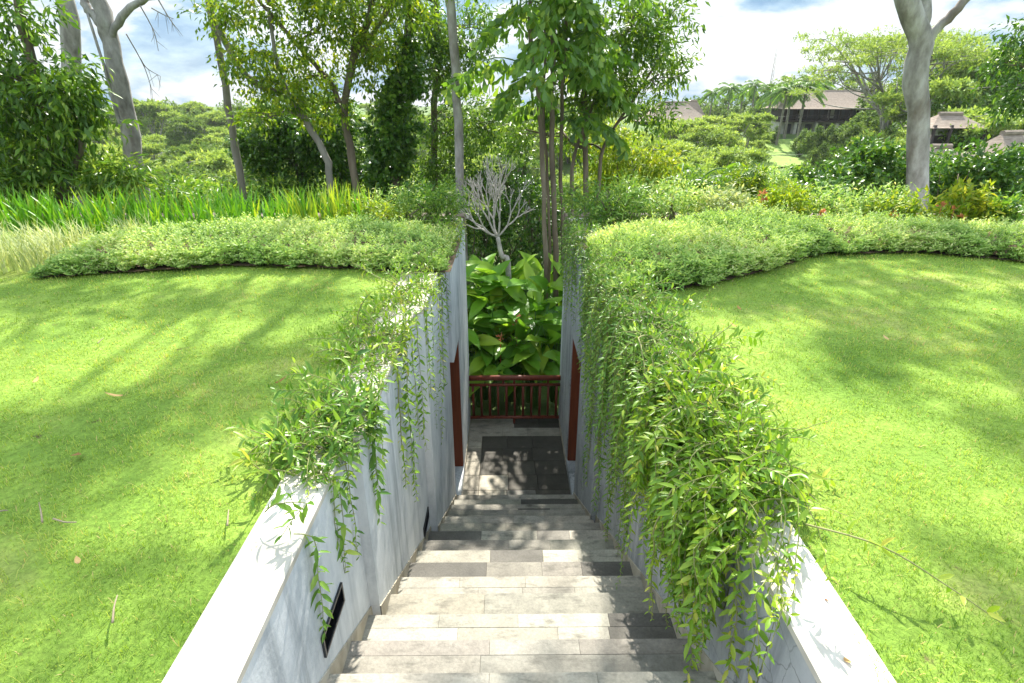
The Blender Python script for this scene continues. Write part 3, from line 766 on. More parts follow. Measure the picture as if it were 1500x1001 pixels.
for pts, lab in (([(165,912),(167,890),(172,872)], 'pale dry stick lying on the left lawn below the leaf scrap'), ([(62,765),(60,750),(57,736)], 'short pale stick standing out of the left lawn by a longer one'),
                 ([(78,760),(95,765),(112,765)], 'pale curved stick lying on the left lawn beside a short stick'), ([(333,770),(334,757),(335,747)], 'thin pale stick on the left lawn beside the leafy vine'),
                 ([(0,749),(6,748),(12,748)], 'pale stick at the left border of the left lawn'), ([(1120,676),(1135,664),(1150,654)], 'dry stick poking out of the right vine over the lawn'),
                 ([(143,503),(147,499),(152,495)], 'short pale stick on the far part of the left lawn')):
    P = np.array([on_z(x, y, .025) for x, y in pts]); m = MB(); m.tube(smooth_path(P, 8), np.linspace(.0042, .002, 8), 6); tag(m.build('stick', M['twig'], None, P[0]), lab, 'stick')

# ------------------------------------------------------------------ strap leaved plants and pale grasses
def clump(name, label, cat, seed, base, n, L, w, bend, spread, mat, group, tm=.5, tv=.22):
    rng = R(seed); t = thing(name, label, cat, base, group); m = MB()
    for _ in range(n):
        az = rng.uniform(0, 2*PI); r = spread*math.sqrt(rng.random()); b = np.asarray(base)+np.array([math.cos(az)*r, math.sin(az)*r, 0])
        strap(m, rng, b, rng.uniform(0, 2*PI), abs(rng.normal(0, .22)), L*rng.uniform(.6, 1.15), w*rng.uniform(.7, 1.2), abs(rng.normal(bend, bend*.5)), np.clip(rng.normal(tm, tv), 0, 1))
    m.build('leaves', mat, t, base, False); return t
rng = R(90); k = 0
for d in (7.0, 7.55):
    for x in np.arange(-8.6, -2.75, .52):
        k += 1; b = (x+rng.uniform(-.12, .12), d+rng.uniform(-.12, .12), 0)
        clump('strap_leaved_lily', 'bright green strap leaved lily in the long row behind the left hedge', 'plant', 900+k, b, 54, .52, .026, .58, .22, M['iris'], 'strap leaved lilies behind the left hedge', .5)
for x, d in ((-2.55, 7.1), (-2.2, 7.3), (-1.85, 7.15), (-2.35, 7.6)):
    k += 1; clump('strap_leaved_lily', 'yellow green strap leaved lily in the clump in front of the slanting trunk', 'plant', 900+k, (x, d, 0), 54, .60, .022, .42, .17, M['iris'], 'yellow green lilies by the slanting trunk', .78)
for x, d in ((-7.0, 5.45), (-6.5, 5.5), (-6.05, 5.45), (-5.6, 5.5), (-5.15, 5.5), (-4.75, 5.55), (-6.7, 6.05), (-6.2, 6.1), (-5.7, 6.05), (-5.2, 6.1), (-4.8, 6.15), (-4.35, 6.5)):
    k += 1; clump('pale_grass', 'cream striped grass tuft at the far left edge of the left lawn', 'grass', 900+k, (x, d, 0), 170, .40, .009, 1.15, .22, M['pale'], 'cream striped grass tufts left of the hedge')
for x, d in ((7.6, 5.75), (7.1, 5.6), (7.9, 6.2)):
    k += 1; clump('pale_grass', 'cream striped grass tuft at the far right end of the right hedge', 'grass', 900+k, (x, d, 0), 150, .34, .009, 1.1, .22, M['pale'], 'cream striped grass tufts right of the hedge')

# ------------------------------------------------------------------ planting behind the hedges
def low_shrub(label, seed, px, py, d, rx, rz, n, mat, L=.07, W=.025, z0=0.0, **kw):
    c = at(px, py, d); return shrub('shrub', label, 'shrub', seed, (c[0], c[1], z0), c, (rx, rx*.7, rz), n, M[mat], L, W, **kw)
low_shrub('pale fine leaved shrub behind the left hedge next to the lilies', 101, 575, 312, 7.4, .55, .22, 420, 'hedge', .06, .02)
low_shrub('grey green spreading shrub behind the left hedge by the wall end', 102, 640, 306, 7.6, .6, .26, 480, 'vine_mid', .06, .018)
low_shrub('yellow green low shrub behind the left hedge below the ivy column', 103, 545, 322, 7.1, .34, .16, 220, 'yellow', .06, .02, tbase=.35)
low_shrub('wispy grey green shrub on the right wall end beside the brown coping', 104, 895, 300, 7.6, .62, .28, 520, 'vine_mid', .07, .018)
low_shrub('pale leafy shrub behind the right hedge with the white streaked leaf', 105, 985, 300, 7.5, .6, .24, 460, 'hedge', .06, .02)
low_shrub('cream and yellow variegated shrub behind the right hedge', 106, 1065, 308, 7.4, .5, .22, 380, 'pale', .07, .03, tbase=.35)
low_shrub('yellow green variegated shrub with orange flowers behind the right hedge', 107, 1135, 306, 7.3, .5, .24, 360, 'yellow', .08, .03, tbase=.3)
low_shrub('pale shrub at the foot of the big right trunk', 108, 1245, 300, 7.6, .7, .24, 460, 'hedge', .07, .024)
low_shrub('yellow leaved croton with orange tips right of the big trunk', 109, 1395, 312, 7.5, .55, .24, 260, 'yellow', .11, .04, tbase=.45)
low_shrub('green croton at the far right behind the low hedge', 110, 1480, 312, 7.5, .55, .26, 300, 'vine_mid', .11, .035)
low_shrub('small green shrub between the croton and the big trunk', 111, 1310, 312, 7.3, .35, .15, 200, 'yg', .08, .03)
rng = R(55)
for px, py, d in ((1117,285,7.2), (1120,295,7.25), (1088,308,7.2), (1205,312,7.0), (1308,312,7.1), (1312,318,7.05), (1380,300,7.2), (1398,306,7.15), (1410,318,7.1)):
    p = at(px, py, d); m = MB(); n = 9
    m.leaves(p+rng.normal(0, .012, (n, 3)), unit(rng.normal(size=(n, 3))+np.array([0, 0, .8])), unit(rng.normal(size=(n, 3))), .055, .03, DIAMOND, rng.random(n))
    m.tube([p-np.array([0, 0, .18]), p], .004, 5)
    tag(m.build('orange_flower', M['flower'], None, p), 'orange flower head standing above the right hedge', 'flower', 'orange flowers behind the right hedge')

# broad leaved plants beyond the railing
def canna(label, seed, base, n, hgt, spread, lw):
    rng = R(seed); t = thing('broad_leaved_plant', label, 'plant', base, 'broad leaved plants beyond the railing'); sb = MB(); f = MB()
    for i in range(n):
        az = rng.uniform(0, 2*PI); h = hgt*rng.uniform(.6, 1.05); o = np.array([math.cos(az), math.sin(az), 0])
        top = np.asarray(base)+o*spread*rng.uniform(.2, 1)+np.array([0, 0, h])
        mid = (np.asarray(base)+top)/2+np.array([0, 0, h*.12])-o*.03
        P = smooth_path([np.asarray(base)+o*.04, mid, top], 8); sb.tube(P, np.linspace(.016, .008, 8), 6)
        az2 = az+rng.normal(0, .8); up = rng.uniform(-.15, 1.5)
        D = np.array([math.cos(az2), math.sin(az2)-.35, up]); L = rng.uniform(.46, .78)*lw
        f.leaves(top[None], D[None], (np.array([0, -.35, 1.0])+rng.normal(0, .3, 3))[None], L, L*rng.uniform(.34, .46), BROAD, np.array([rng.normal(.52, .24)]))
    sb.build('stems', M['canestem'], t, base); f.build('leaves', M['canna'], t, base)
rng = R(66); k = 0
for d, xs, h in ((8.95, (-.62, -.2, .2, .6, .9), 1.05), (9.2, (-.75, -.35, .1, .45, .85), 1.5), (9.5, (-.8, -.3, .15, .55), 1.85), (9.95, (-.95, -.45, .05, .5, 1.1), 2.05), (10.4, (-.6, 0, .9), 2.1)):
    for x in xs:
        k += 1; canna('large leaved tropical plant growing beyond the timber railing', 300+k, (x+rng.uniform(-.1, .1), d+rng.uniform(-.1, .1), -3.62), 15, h, .34, 1.0)
p = at(757, 470, 8.9); m = MB(); rg = R(8)
m.leaves(p+rg.normal(0, .02, (14, 3))*np.array([1,1,2.5]), unit(rg.normal(size=(14, 3))+np.array([0,0,.8])), unit(rg.normal(size=(14,3))), .07, .04, DIAMOND, rg.random(14)); m.tube([p-np.array([0,0,.5]), p], .008, 6)
tag(m.build('pink_flower_spike', M['pink'], None, p), 'pink flower spike among the broad leaves', 'flower')
p = at(733, 493, 8.75); m = MB()
m.leaves(p+rg.normal(0, .02, (12, 3)), unit(rg.normal(size=(12, 3))), unit(rg.normal(size=(12,3))), .06, .03, DIAMOND, rg.random(12)*.5); m.tube([p-np.array([0,0,.5]), p], .007, 6)
tag(m.build('pink_flower_spike', M['pink'], None, p), 'dark pink flower low among the broad leaves above the railing', 'flower')

# ------------------------------------------------------------------ trees just beyond the garden
GZ = -4.0
def down(p, z=GZ): q = np.array(p, float); q[2] = z; return q
def trunk(pix, d, r0, r1, top=None, zb=GZ, lean=0):
    P = [at(x, y, d+lean*i) for i, (x, y) in enumerate(pix)]
    v = P[1]-P[0]; b = P[0] + v*((zb-P[0][2])/v[2]) if abs(v[2]) > .2 else down(P[0], zb)
    b[0] = np.clip(b[0], P[0][0]-1.2, P[0][0]+1.2); b[1] = P[0][1]; b[2] = zb
    P = [b]+P
    if top is not None: P += [np.array(t, float) for t in top]
    return (P, r0, r1)
UPC = lambda x, y, z: np.array([x, y, z], float)


def sh(gx, gy, z):
    """crown position whose shade falls on lawn point (gx, gy)"""
    z = z*.9; return np.array([gx+.078*z, gy+.90*z, z])
# left pair of pale grey trunks
T = trunk([(118, 275), (104, 130), (98, 0)], 12.5, .18, .15, top=[at(98, 0, 12.5)+np.array([-.2, 0, 2.5])])
tree('grey_trunk_tree', 'tall pale grey trunk behind the dark leaves at the far left', 'tree', 401, [T], [((-11, 12, 11), (3.0, 2.6, 1.6), 520), ((-8, 11, 13), (2.4, 2.0, 1.4), 420), (sh(-5.6, 3.2, 10.5), (1.3, .9, .5), 150), (sh(-4.6, 1.6, 12), (1.2, .8, .5), 200)], M['mid'], M['palebark'], .13, .055)
tp = at(140, 0, 11.5)
T = [trunk([(203, 262), (183, 160), (160, 60), (143, 0)], 11.5, .165, .125, top=[tp+np.array([-.4, 0, 2])]),
     ([at(160, 55, 11.5), at(190, 12, 11.4), at(240, -12, 11.3), at(330, -50, 11.2)], .07, .045), ([at(153, 40, 11.5), at(128, 12, 11.5), at(118, -20, 11.6), at(100, -120, 11.7)], .08, .05),
     ([at(196, 240, 11.45), at(172, 170, 11.4), at(150, 90, 11.4), at(128, 20, 11.4)], .035, .02)]
tree('grey_trunk_tree', 'forked pale grey trunk with a mossy branch left of the thin pole trunk', 'tree', 402, T, [(sh(-3.6, 4.6, 8.6), (1.5, .55, .4), 190), (sh(-2.6, 1.4, 11.5), (1.0, .6, .4), 120), (sh(-3.2, 2.2, 10.5), (.7, .4, .3), 80), ((-6.5, 9.8, 12.5), (2.2, 1.6, 1.0), 250)], M['mid'], M['palebark'], .13, .055)
# drooping dead twigs against the sky
m = MB(); rg = R(12)
for a, b, c in (((205, 8), (225, 45), (232, 75)), ((232, 0), (250, 30), (262, 45)), ((185, 50), (210, 95), (222, 130)), ((205, 85), (215, 100), (235, 112)), ((222, 12), (240, 22), (255, 28))):
    P = smooth_path([at(*a, 11.3), at(*b, 11.3), at(*c, 11.3)], 8); m.tube(P, np.linspace(.012, .004, 8), 5)
    for _ in range(4):
        i = rg.integers(2, 8); m.tube([P[i], P[i]+np.array([rg.normal(0, .15), 0, -rg.uniform(.1, .3)])], [.005, .002], 4)
tag(m.build('hanging_branch', M['bark'], None, at(215, 0, 11.3)), 'bare drooping twigs hanging against the sky beside the forked trunk', 'branch')
# thin pole trunk
tp = at(303, 0, 12.5)
tree('pole_trunk_tree', 'thin straight leaning trunk like a pole left of the slanting tree', 'tree', 403, [trunk([(355, 283), (331, 140), (305, 0)], 12.5, .078, .06, top=[tp+np.array([-.4, 0, 2])])],
     [((-7.2, 12, 12), (1.8, 1.8, 1.2), 260)], M['mid'], M['bark'], .14, .05)
# slanting trunk with light yellow green crown
tp = at(340, 85, 11.6)
T = [trunk([(484, 278), (478, 232), (452, 185), (425, 145)], 11.8, .075, .055, top=[at(385, 128, 11.7), at(350, 100, 11.6), at(320, 40, 11.6)]), ([at(425, 145, 11.8), at(405, 90, 11.7), at(395, 20, 11.7), at(380, -120, 11.7)], .045, .022)]
tree('slanting_tree', 'slanting grey trunk carrying a yellow green crown against the sky', 'tree', 404, T,
     [(at(385, 75, 11.6), (.75, .8, .5), 150), (at(345, 25, 11.6), (.55, .7, .5), 110), (at(415, 130, 11.6), (.75, .7, .45), 150), (at(400, -10, 11.6), (.9, .9, .55), 150), (at(375, 165, 11.8), (.35, .5, .3), 50),
      (sh(-4.4, 4.7, 7.8), (.9, .4, .3), 110)], M['yg'], M['bark'], .105, .05, 8, droop=.5, sub=12)
tp = at(545, 0, 12.2)
T = [trunk([(523, 278), (512, 215), (503, 170), (515, 95), (540, 30)], 12.2, .085, .055, top=[tp, tp+np.array([.3, 0, 1.8])]), ([at(503, 170, 12.2), at(488, 128, 12.1), at(455, 88, 12.0), at(405, 30, 11.9), at(370, -10, 11.9)], .055, .03),
     ([at(515, 95, 12.2), at(519, 40, 12.2), at(512, -30, 12.2), at(510, -120, 12.2)], .05, .035), ([at(525, 75, 12.2), at(560, 30, 12.1), at(590, -20, 12.1)], .04, .02)]
tree('forked_tree', 'forked brown trunk with airy light green leaves left of the ivy column', 'tree', 405, T,
     [(at(470, 40, 12.0), (1.0, .9, .7), 260), (at(540, 70, 12.1), (.9, .8, .7), 230), (at(500, -10, 12.1), (1.1, .9, .5), 220), (at(455, 110, 12.0), (.6, .6, .4), 90), (at(565, 10, 12.1), (.9, .8, .6), 180), (at(480, 150, 12.3), (.55, .6, .5), 80),
      (sh(-1.75, 2.75, 10), (.5, .8, .3), 180), (sh(-2.3, 2.2, 10.3), (.5, .4, .3), 130), (sh(-1.9, 4.6, 8.7), (.9, .3, .3), 100), (sh(-1.6, .9, 12.5), (.8, .6, .4), 90)], M['yg'], M['brownbark'], .11, .048, 8, droop=.55, sub=12, tbase=.42)
# dark dense tree behind
tree('dense_dark_tree', 'dense dark green tree behind the slanting and forked trunks', 'tree', 406, [trunk([(440, 300), (440, 250)], 14.5, .18, .12)],
     [(at(430, 235, 14.5), (1.45, 1.0, .9), 900), (at(455, 175, 14.5), (1.4, 1.0, .7), 600), (at(505, 235, 14.2), (1.0, .9, .95), 600), (at(395, 215, 14.7), (.7, .7, .55), 260), (at(445, 315, 14.6), (2.0, 1.0, .9), 600)],
     M['dark'], M['brownbark'], .13, .065, 8, droop=.3, sub=16, p=.6, tbase=.62)
# ivy covered column
T = trunk([(578, 285), (582, 180), (596, 60)], 12.6, .12, .07, top=[at(600, 20, 12.6), at(600, -200, 12.6)])
tree('ivy_covered_trunk', 'narrow trunk wrapped in dense dark green ivy', 'tree', 407, [T],
     [(at(577, 265, 12.5), (.55, .5, .6), 420), (at(578, 215, 12.5), (.52, .5, .6), 420), (at(584, 165, 12.5), (.5, .5, .6), 380), (at(590, 115, 12.5), (.42, .4, .5), 260), (at(598, 75, 12.5), (.28, .3, .35), 120)],
     M['dark'], M['brownbark'], .10, .075, 7, droop=.55, limbs=0, sub=10, tw=.18, tbase=.62)
# mid dark tree with airy crown
T = trunk([(640, 330), (635, 200), (640, 80)], 14, .09, .05, top=[at(640, 20, 14), at(630, -150, 14)])
tree('airy_tree', 'mid green tree with an airy top between the ivy column and the thin pale trunk', 'tree', 408, [T],
     [(at(655, 250, 14), (1.0, .8, .9), 520), (at(640, 165, 14), (.95, .8, .7), 260), (at(665, 95, 14), (.9, .8, .6), 170), (at(610, 40, 14), (1.1, .9, .7), 330), (at(690, 40, 14), (1.0, .9, .8), 330), (at(640, 100, 13.6), (.9, .8, .6), 240), (at(580, -10, 13.6), (1.0, .8, .5), 220), (at(715, 190, 14.5), (.7, .7, .8), 360), (at(640, 320, 14.2), (1.2, .8, .8), 420)], M['mid'], M['brownbark'], .115, .04, 7, droop=.5, sub=13)
# thin pale straight trunk
tp = at(660, 0, 10.6)
tree('pale_pole_tree', 'thin straight pale trunk just left of the bare branched tree', 'tree', 409, [trunk([(676, 300), (669, 150), (660, 0)], 10.6, .085, .065, top=[tp+np.array([-.3, 0, 3]), tp+np.array([-.4, 0, 7])])],
     [(at(640, -50, 10.6), (.9, .9, .5), 150), (sh(-.15, 2.0, 11.2), (.4, .45, .3), 80), (sh(-1.2, 3.6, 9.5), (.4, .4, .3), 60)], M['yg'], M['palebark'], .11, .042)
# leafless frangipani
def frangipani():
    rng = R(410); base = down(at(738, 400, 10.2)); t = thing('bare_frangipani', 'leafless pale frangipani with forking branches in front of the dark thicket', 'tree', base)
    tb = MB(); P = smooth_path([base, at(745, 398, 10.2), at(735, 375, 10.2), at(729, 347, 10.2)], 14); tb.tube(P, np.linspace(.060, .036, 14), 10); tb.build('trunk', M['palebranch'], t, base)
    bb = MB()
    def grow(p, d, r, L, lev):
        e = p + d*L; mid = (p+e)/2 - np.array([0, 0, 1])*L*.05 + rng.normal(0, .02, 3)*L
        q = e + np.array([0, 0, 1])*L*.06; bb.tube(smooth_path([p, mid, q], 6), np.linspace(r, r*.85, 6), 6)
        if lev == 0: return
        n = 2 if rng.random() < .72 else 3; a0 = rng.uniform(0, 2*PI)
        s = unit(np.cross(d, np.array([.3, .2, .9]))); u = np.cross(d, s)
        for i in range(n):
            a = a0+2*PI*i/n+rng.normal(0, .3); sp = rng.uniform(.28, .55)
            grow(q, unit(d + sp*(math.cos(a)*s+math.sin(a)*u) + np.array([0, 0, .16])), r*.74, L*rng.uniform(.55, .98), lev-1)
    top = P[-1]
    for d, L in (((-.95, .1, .40), .40), ((-.85, -.4, .62), .42), ((.72, -.2, .80), .34), ((-.25, .5, .9), .40), ((-.45, -.4, .9), .42), ((.15, -.3, 1.), .36)):
        grow(top, unit(np.array(d)), .020, L*.8, 5)
    bb.build('branch', M['palebranch'], t, base)
frangipani()
# dark thicket behind the frangipani
for i, (px, py, d, rx, rz, n, mt, lab) in enumerate(((705, 345, 12.6, .9, .9, 560, 'gloss', 'dark glossy thicket behind the bare frangipani'), (775, 335, 12.2, .8, 1.1, 560, 'dark', 'dark leafy thicket between the frangipani and the palm stems'),
        (745, 270, 13.5, 1.1, 1.0, 600, 'dark', 'dark green bush above and behind the bare frangipani'), (868, 345, 12.6, .8, .9, 380, 'mid', 'mid green bush behind the right wall end'))):
    c = at(px, py, d); shrub('thicket_bush', lab, 'bush', 420+i, down(c, -4), c, (rx, rx*.8, rz), n, M[mt], .095, .045, 7, sub=16)
# fishtail palm
def fishtail():
    rng = R(430); base = down(at(812, 460, 10.4), -3.8); t = thing('fishtail_palm', 'clumping fishtail palm with drooping ragged leaves on brown fibrous stems', 'palm', base)
    tb = MB(); fb = MB(); rb = MB()
    stems = [([(800, 455), (797, 300), (790, 150), (775, 40)], .05), ([(815, 460), (812, 300), (808, 160), (812, 20)], .058), ([(826, 462), (824, 320), (822, 180), (830, 60)], .04), ([(806, 450), (804, 330), (800, 220), (796, 120)], .034)]
    for i, (px, r) in enumerate(stems):
        d = 10.3+.12*i; P = [down(at(*px[0], d), -3.8)]+[at(x, y, d) for x, y in px]; P.append(P[-1]+np.array([0, 0, 2.2])); P = smooth_path(P, 20)
        P[1:] += rng.normal(0, .014, P[1:].shape); tb.tube(P, np.linspace(r, r*.6, 20)*(1+.12*(np.arange(20) % 3 == 0)), 9)
        for y in np.linspace(.69, 1, 7):
            k = int(y*19); a = P[k]; az = rng.uniform(0, 2*PI); L = rng.uniform(1.0, 1.7)
            o = np.array([math.cos(az), math.sin(az)*.8, 0]); tt = np.linspace(0, 1, 9)[:, None]
            C = a + o*(tt*L*.9) + np.array([0, 0, 1])*(L*(.75*tt-.85*tt**2)); rb.tube(C, np.linspace(.016, .005, 9), 5)
            side = np.array([-o[1], o[0], 0]); 
            for q in range(2, 9):
                for sg in ((-1, 1) if q % 2 else (-1,)):
                    ds = unit(side*sg*.8+o*.5+np.array([0, 0, -.15])); l2 = L*.42*(1.1-.55*abs(q/8-.45)); uu = np.linspace(.1, 1, 7)[:, None]
                    S = C[q] + ds*(uu*l2) - np.array([0, 0, 1])*(l2*.45*uu**2); n = len(S)
                    PP = np.repeat(S, 2, 0); D = unit(np.repeat(np.gradient(S, axis=0), 2, 0)*6 + np.array([0, 0, -.6])+np.tile([[.7], [-.7]], (n, 1))*o + rng.normal(0, .32, (2*n, 3)))
                    fb.leaves(PP, D, unit(rng.normal(size=(2*n, 3))+np.array([0, -.8, .5])),   .20*rng.uniform(.7, 1.25, 2*n), .095, FISH, rng.normal(.5, .25, 2*n))
    tb.build('stem', M['brownbark'], t, base); rb.build('frond_stalk', M['canestem'], t, base); fb.build('leaflets', M['palm'], t, base)
fishtail()
# small-crowned trees right of the palm
T = [trunk([(858, 290), (857, 200), (855, 100)], 11.2, .055, .045, top=[at(862, 20, 11.2), at(865, -150, 11.2)]), ([at(838, 330, 10.9), at(838, 250, 10.9), at(850, 200, 11.0), at(890, 100, 11.2), at(930, 20, 11.3)], .04, .025), ([at(877, 275, 11.6), at(885, 215, 11.6), at(925, 150, 11.7), at(970, 80, 11.7)], .045, .02)]
T[1] = ([down(T[1][0][0])]+list(T[1][0]), T[1][1], T[1][2]); T[2] = ([down(T[2][0][0])]+list(T[2][0]), T[2][1], T[2][2])
tree('slender_tree', 'slender stems with drooping bright leaves right of the fishtail palm', 'tree', 440, T,
     [(at(860, 60, 11.2), (.85, .9, .65), 250), (at(925, 40, 11.3), (.8, .8, .6), 210), (at(905, 120, 11.4), (.85, .8, .5), 210), (at(965, 110, 11.6), (.6, .6, .45), 110), (at(850, 150, 11.3), (.6, .6, .5), 170), (at(838, 205, 12.0), (.5, .5, .35), 90), (at(770, 190, 12.2), (.55, .5, .5), 80), (at(985, 20, 11.4), (.5, .6, .35), 60), (at(790, -10, 11.5), (1.1, .9, .5), 200),
      (at(960, 165, 11.6), (.5, .5, .22), 60), (sh(2.1, 4.6, 8), (.7, .4, .3), 120), (sh(.45, 2.1, 10.6), (.35, .5, .3), 70)], M['mid'], M['brownbark'], .135, .042, 8, droop=.5, sub=12, tbase=.6)
c = at(915, 245, 13.2)
tree('yellow_green_bush', 'bright yellow green bushy tree right of the palm stems', 'tree', 441, [trunk([(905, 330), (905, 280)], 13.2, .06, .04)],
     [(at(900, 215, 13.2), (.9, .8, .5), 260), (at(950, 240, 13.0), (.8, .7, .45), 220), (at(880, 270, 13.4), (.7, .7, .5), 200), (at(960, 285, 13.0), (.6, .6, .4), 120)], M['yellow'], M['brownbark'], .11, .045, 8, droop=.6, sub=12, tbase=.4)
# big right trunk
tp = at(1345, 45, 10)
T = [trunk([(1344, 306), (1343, 200), (1341, 110), (1347, 60)], 10, .175, .155, zb=-3.8, top=[at(1330, 10, 10), at(1318, -30, 10), at(1290, -160, 10), (6.2, 10, 9)]), ([at(1352, 75, 10), at(1368, 48, 9.95), at(1400, 16, 9.9), at(1440, -25, 9.85), at(1560, -130, 9.8)], .075, .055),
     ([at(1348, 60, 10), at(1352, 10, 10.05), at(1345, -60, 10.1), at(1350, -200, 10.1)], .11, .08)]
tree('big_pale_tree', 'big smooth pale grey trunk forking near its top at the right', 'tree', 450, T,
     [(sh(3.3, 4.5, 9), (1.3, .4, .35), 260), (sh(5.0, 4.0, 9.5), (1.1, .5, .35), 230), (sh(3.5, 3.3, 10), (.9, .35, .3), 190), (sh(2.4, 3.6, 9.5), (.5, .6, .3), 130), (sh(4.2, 2.5, 11), (1.0, .4, .3), 190), (sh(2.9, 2.2, 11), (.45, .45, .3), 90), (sh(2.2, 1.2, 12), (.6, .4, .3), 110), (sh(4.4, 5.5, 8.5), (1.1, .3, .3), 170), (sh(6.4, 3.4, 10), (1.2, .7, .4), 220)], M['mid'], M['palebark'], .13, .055)
# glossy bushes on the right
for i, (px, py, d, rx, rz, n, lab) in enumerate(((1255, 262, 11.2, 1.05, .72, 760, 'rounded glossy dark bush left of the big right trunk'), (1215, 285, 10.6, .5, .4, 200, 'small glossy bush in front of the rounded dark one'),
        (1420, 265, 11.0, 1.0, .62, 640, 'glossy bush right of the big trunk'), (1500, 262, 11.2, 1.0, .75, 560, 'glossy dark bush at the right border'), (1320, 290, 12, .9, .5, 300, 'glossy low bush behind the big right trunk'))):
    c = at(px, py, d); shrub('glossy_bush', lab, 'bush', 460+i, down(c, -3.9), c, (rx, rx*.8, rz), n, M['gloss'], .115, .062, 7, sub=18, tw=.22)
# leafy tree at the far left
T = [trunk([(92, 290), (70, 180), (40, 60)], 9.6, .10, .06, top=[at(20, -40, 9.6)]), ([down(at(35, 300, 9.8)), at(10, 230, 9.8), at(-30, 120, 9.8), at(-60, 0, 9.8)], .2, .12), ([at(92, 285, 9.6), at(120, 215, 9.6), at(105, 190, 9.6)], .05, .03)]
tree('drooping_leafy_tree', 'dark drooping leafy tree filling the left border', 'tree', 470, T,
     [(at(60, 150, 9.6), (.8, .7, .5), 170), (at(20, 110, 9.6), (.8, .7, .55), 160), (at(100, 130, 9.6), (.5, .5, .45), 100), (at(60, 220, 9.6), (.85, .7, .4), 150), (at(10, 220, 9.7), (.8, .7, .4), 130), (at(20, 30, 9.7), (.6, .6, .45), 90), (at(120, 185, 9.7), (.4, .5, .4), 90), (at(-60, 120, 9.8), (1.0, .9, 1.0), 200),
      ((-9.5, 8.5, 6), (1.8, 1.6, 1.3), 240)], M['mid'], M['brownbark'], .16, .055, 7, droop=.7, sub=12, tbase=.45)
for i, (px, py, d, rx, rz, n, mt, lab) in enumerate(((150, 262, 9.6, .7, .35, 260, 'palm', 'long leaved silvery shrub at the foot of the forked grey trunk'), (35, 270, 9.3, .8, .3, 240, 'mid', 'brownish green shrub under the drooping tree at the left'))):
    c = at(px, py, d); shrub('understory_shrub', lab, 'shrub', 480+i, down(c, -3.8), c, (rx, rx*.7, rz), n, M[mt], .2, .035, 6, droop=.4, sub=10, tw=.25, tbase=.65)
# foliage corner at top right
T = ([UPC(11.6, 11, -4), at(1530, 250, 11), at(1520, 120, 11), at(1515, 20, 11), at(1510, -120, 11)], .12, .07)
tree('corner_tree', 'dark leafy branches hanging into the top right corner', 'tree', 490, [T], [(at(1490, 95, 11), (.5, .5, .4), 110), (at(1500, 50, 11), (.35, .4, .25), 60), (at(1530, 140, 11), (.6, .6, .5), 100), (at(1490, 150, 11), (.35, .35, .15), 50), ((10, 9.5, 7.5), (1.8, 1.6, 1.2), 200)], M['dark'], M['brownbark'], .12, .045, 7, droop=.6, tbase=.5)

# ================================================================== ACROSS THE VALLEY
def tz(x, y): return float(terrain_z(np.array(float(x)), np.array(float(y))))

def layered_tree(name, label, cat, seed, mat, bark, H=9.0, Rr=4.6, layers=11, n=150, L=.34, W=.15, multi=3, group=None, thin=1.0):
    """spreading rain tree: thin pale limbs under flat leafy layers; built at the origin, height H"""
    rng = R(seed); t = thing(name, label, cat, (0, 0, 0), group); tb = MB(); bb = MB(); fb = MB(); stems = []
    for i in range(multi):
        a = 2*PI*i/multi+rng.uniform(0, 1); o = np.array([math.cos(a), math.sin(a), 0])
        P = smooth_path([o*.12-np.array([0,0,.6]), o*.3+np.array([0, 0, H*.25]), o*Rr*.28+np.array([0, 0, H*.55]), o*Rr*.5+np.array([0, 0, H*.85])], 14)
        P[1:] += rng.normal(0, .05, P[1:].shape); tb.tube(P, np.linspace(.20, .05, 14), 7); stems.append(P)
    tb.build('trunk', bark, t)
    for i in range(layers):
        a = rng.uniform(0, 2*PI); q = rng.random()**.6; zz = H*(.97-.10*rng.random()-.42*q*q*rng.random()-.25*rng.random()*(i % 3 == 0))
        c = np.array([math.cos(a)*Rr*q*.8, math.sin(a)*Rr*q*.8, zz]); r = np.array([Rr*.40*thin**.5, Rr*.40*thin**.5, H*.042*thin])*rng.uniform(.7, 1.2)
        P = min(stems, key=lambda S: np.linalg.norm(S[9, :2]-c[:2])); k = int(rng.integers(6, 12)); 
        bb.tube(curve(rng, P[k], c-np.array([0, 0, .1]), 6, .05, -.04), np.linspace(.07, .02, 6), 5)
        for _ in range(3): bb.tube(curve(rng, c-np.array([0, 0, .15]), c+rng.normal(0, .6, 3)*r, 4, .05), [.025, .02, .015, .01], 4)
        foliage(fb, rng, c, r, n, 6, L, W, DIAMOND, .0, .35, .5, .5+rng.normal(0, .06), .18, 7)
    bb.build('branch', bark, t); fb.build('foliage', mat, t); return t

def round_tree(name, label, cat, seed, mat, H=6.0, Rr=2.8, n=1100, L=.32, W=.16, group=None, trunk_r=.16):
    rng = R(seed); t = thing(name, label, cat, (0, 0, 0), group); tb = MB()
    tb.tube(smooth_path([(0, 0, -.6), (.1, 0, H*.3), (0, .1, H*.7)], 8), np.linspace(trunk_r, .06, 8), 7)
    for _ in range(7): tb.tube(curve(rng, (0, 0, H*rng.uniform(.2, .5)), rng.normal(0, .45, 3)*np.array([Rr, Rr, H*.2])+np.array([0, 0, H*.6]), 6, .05), np.linspace(.07, .02, 6), 5)
    tb.build('trunk', M['brownbark'], t); fb = MB()
    foliage(fb, rng, (0, 0, H*.56), (Rr, Rr, H*.44), n, 6, L, W, DIAMOND, .25, .4, .42, .5, .22, 20); fb.build('foliage', mat, t); return t

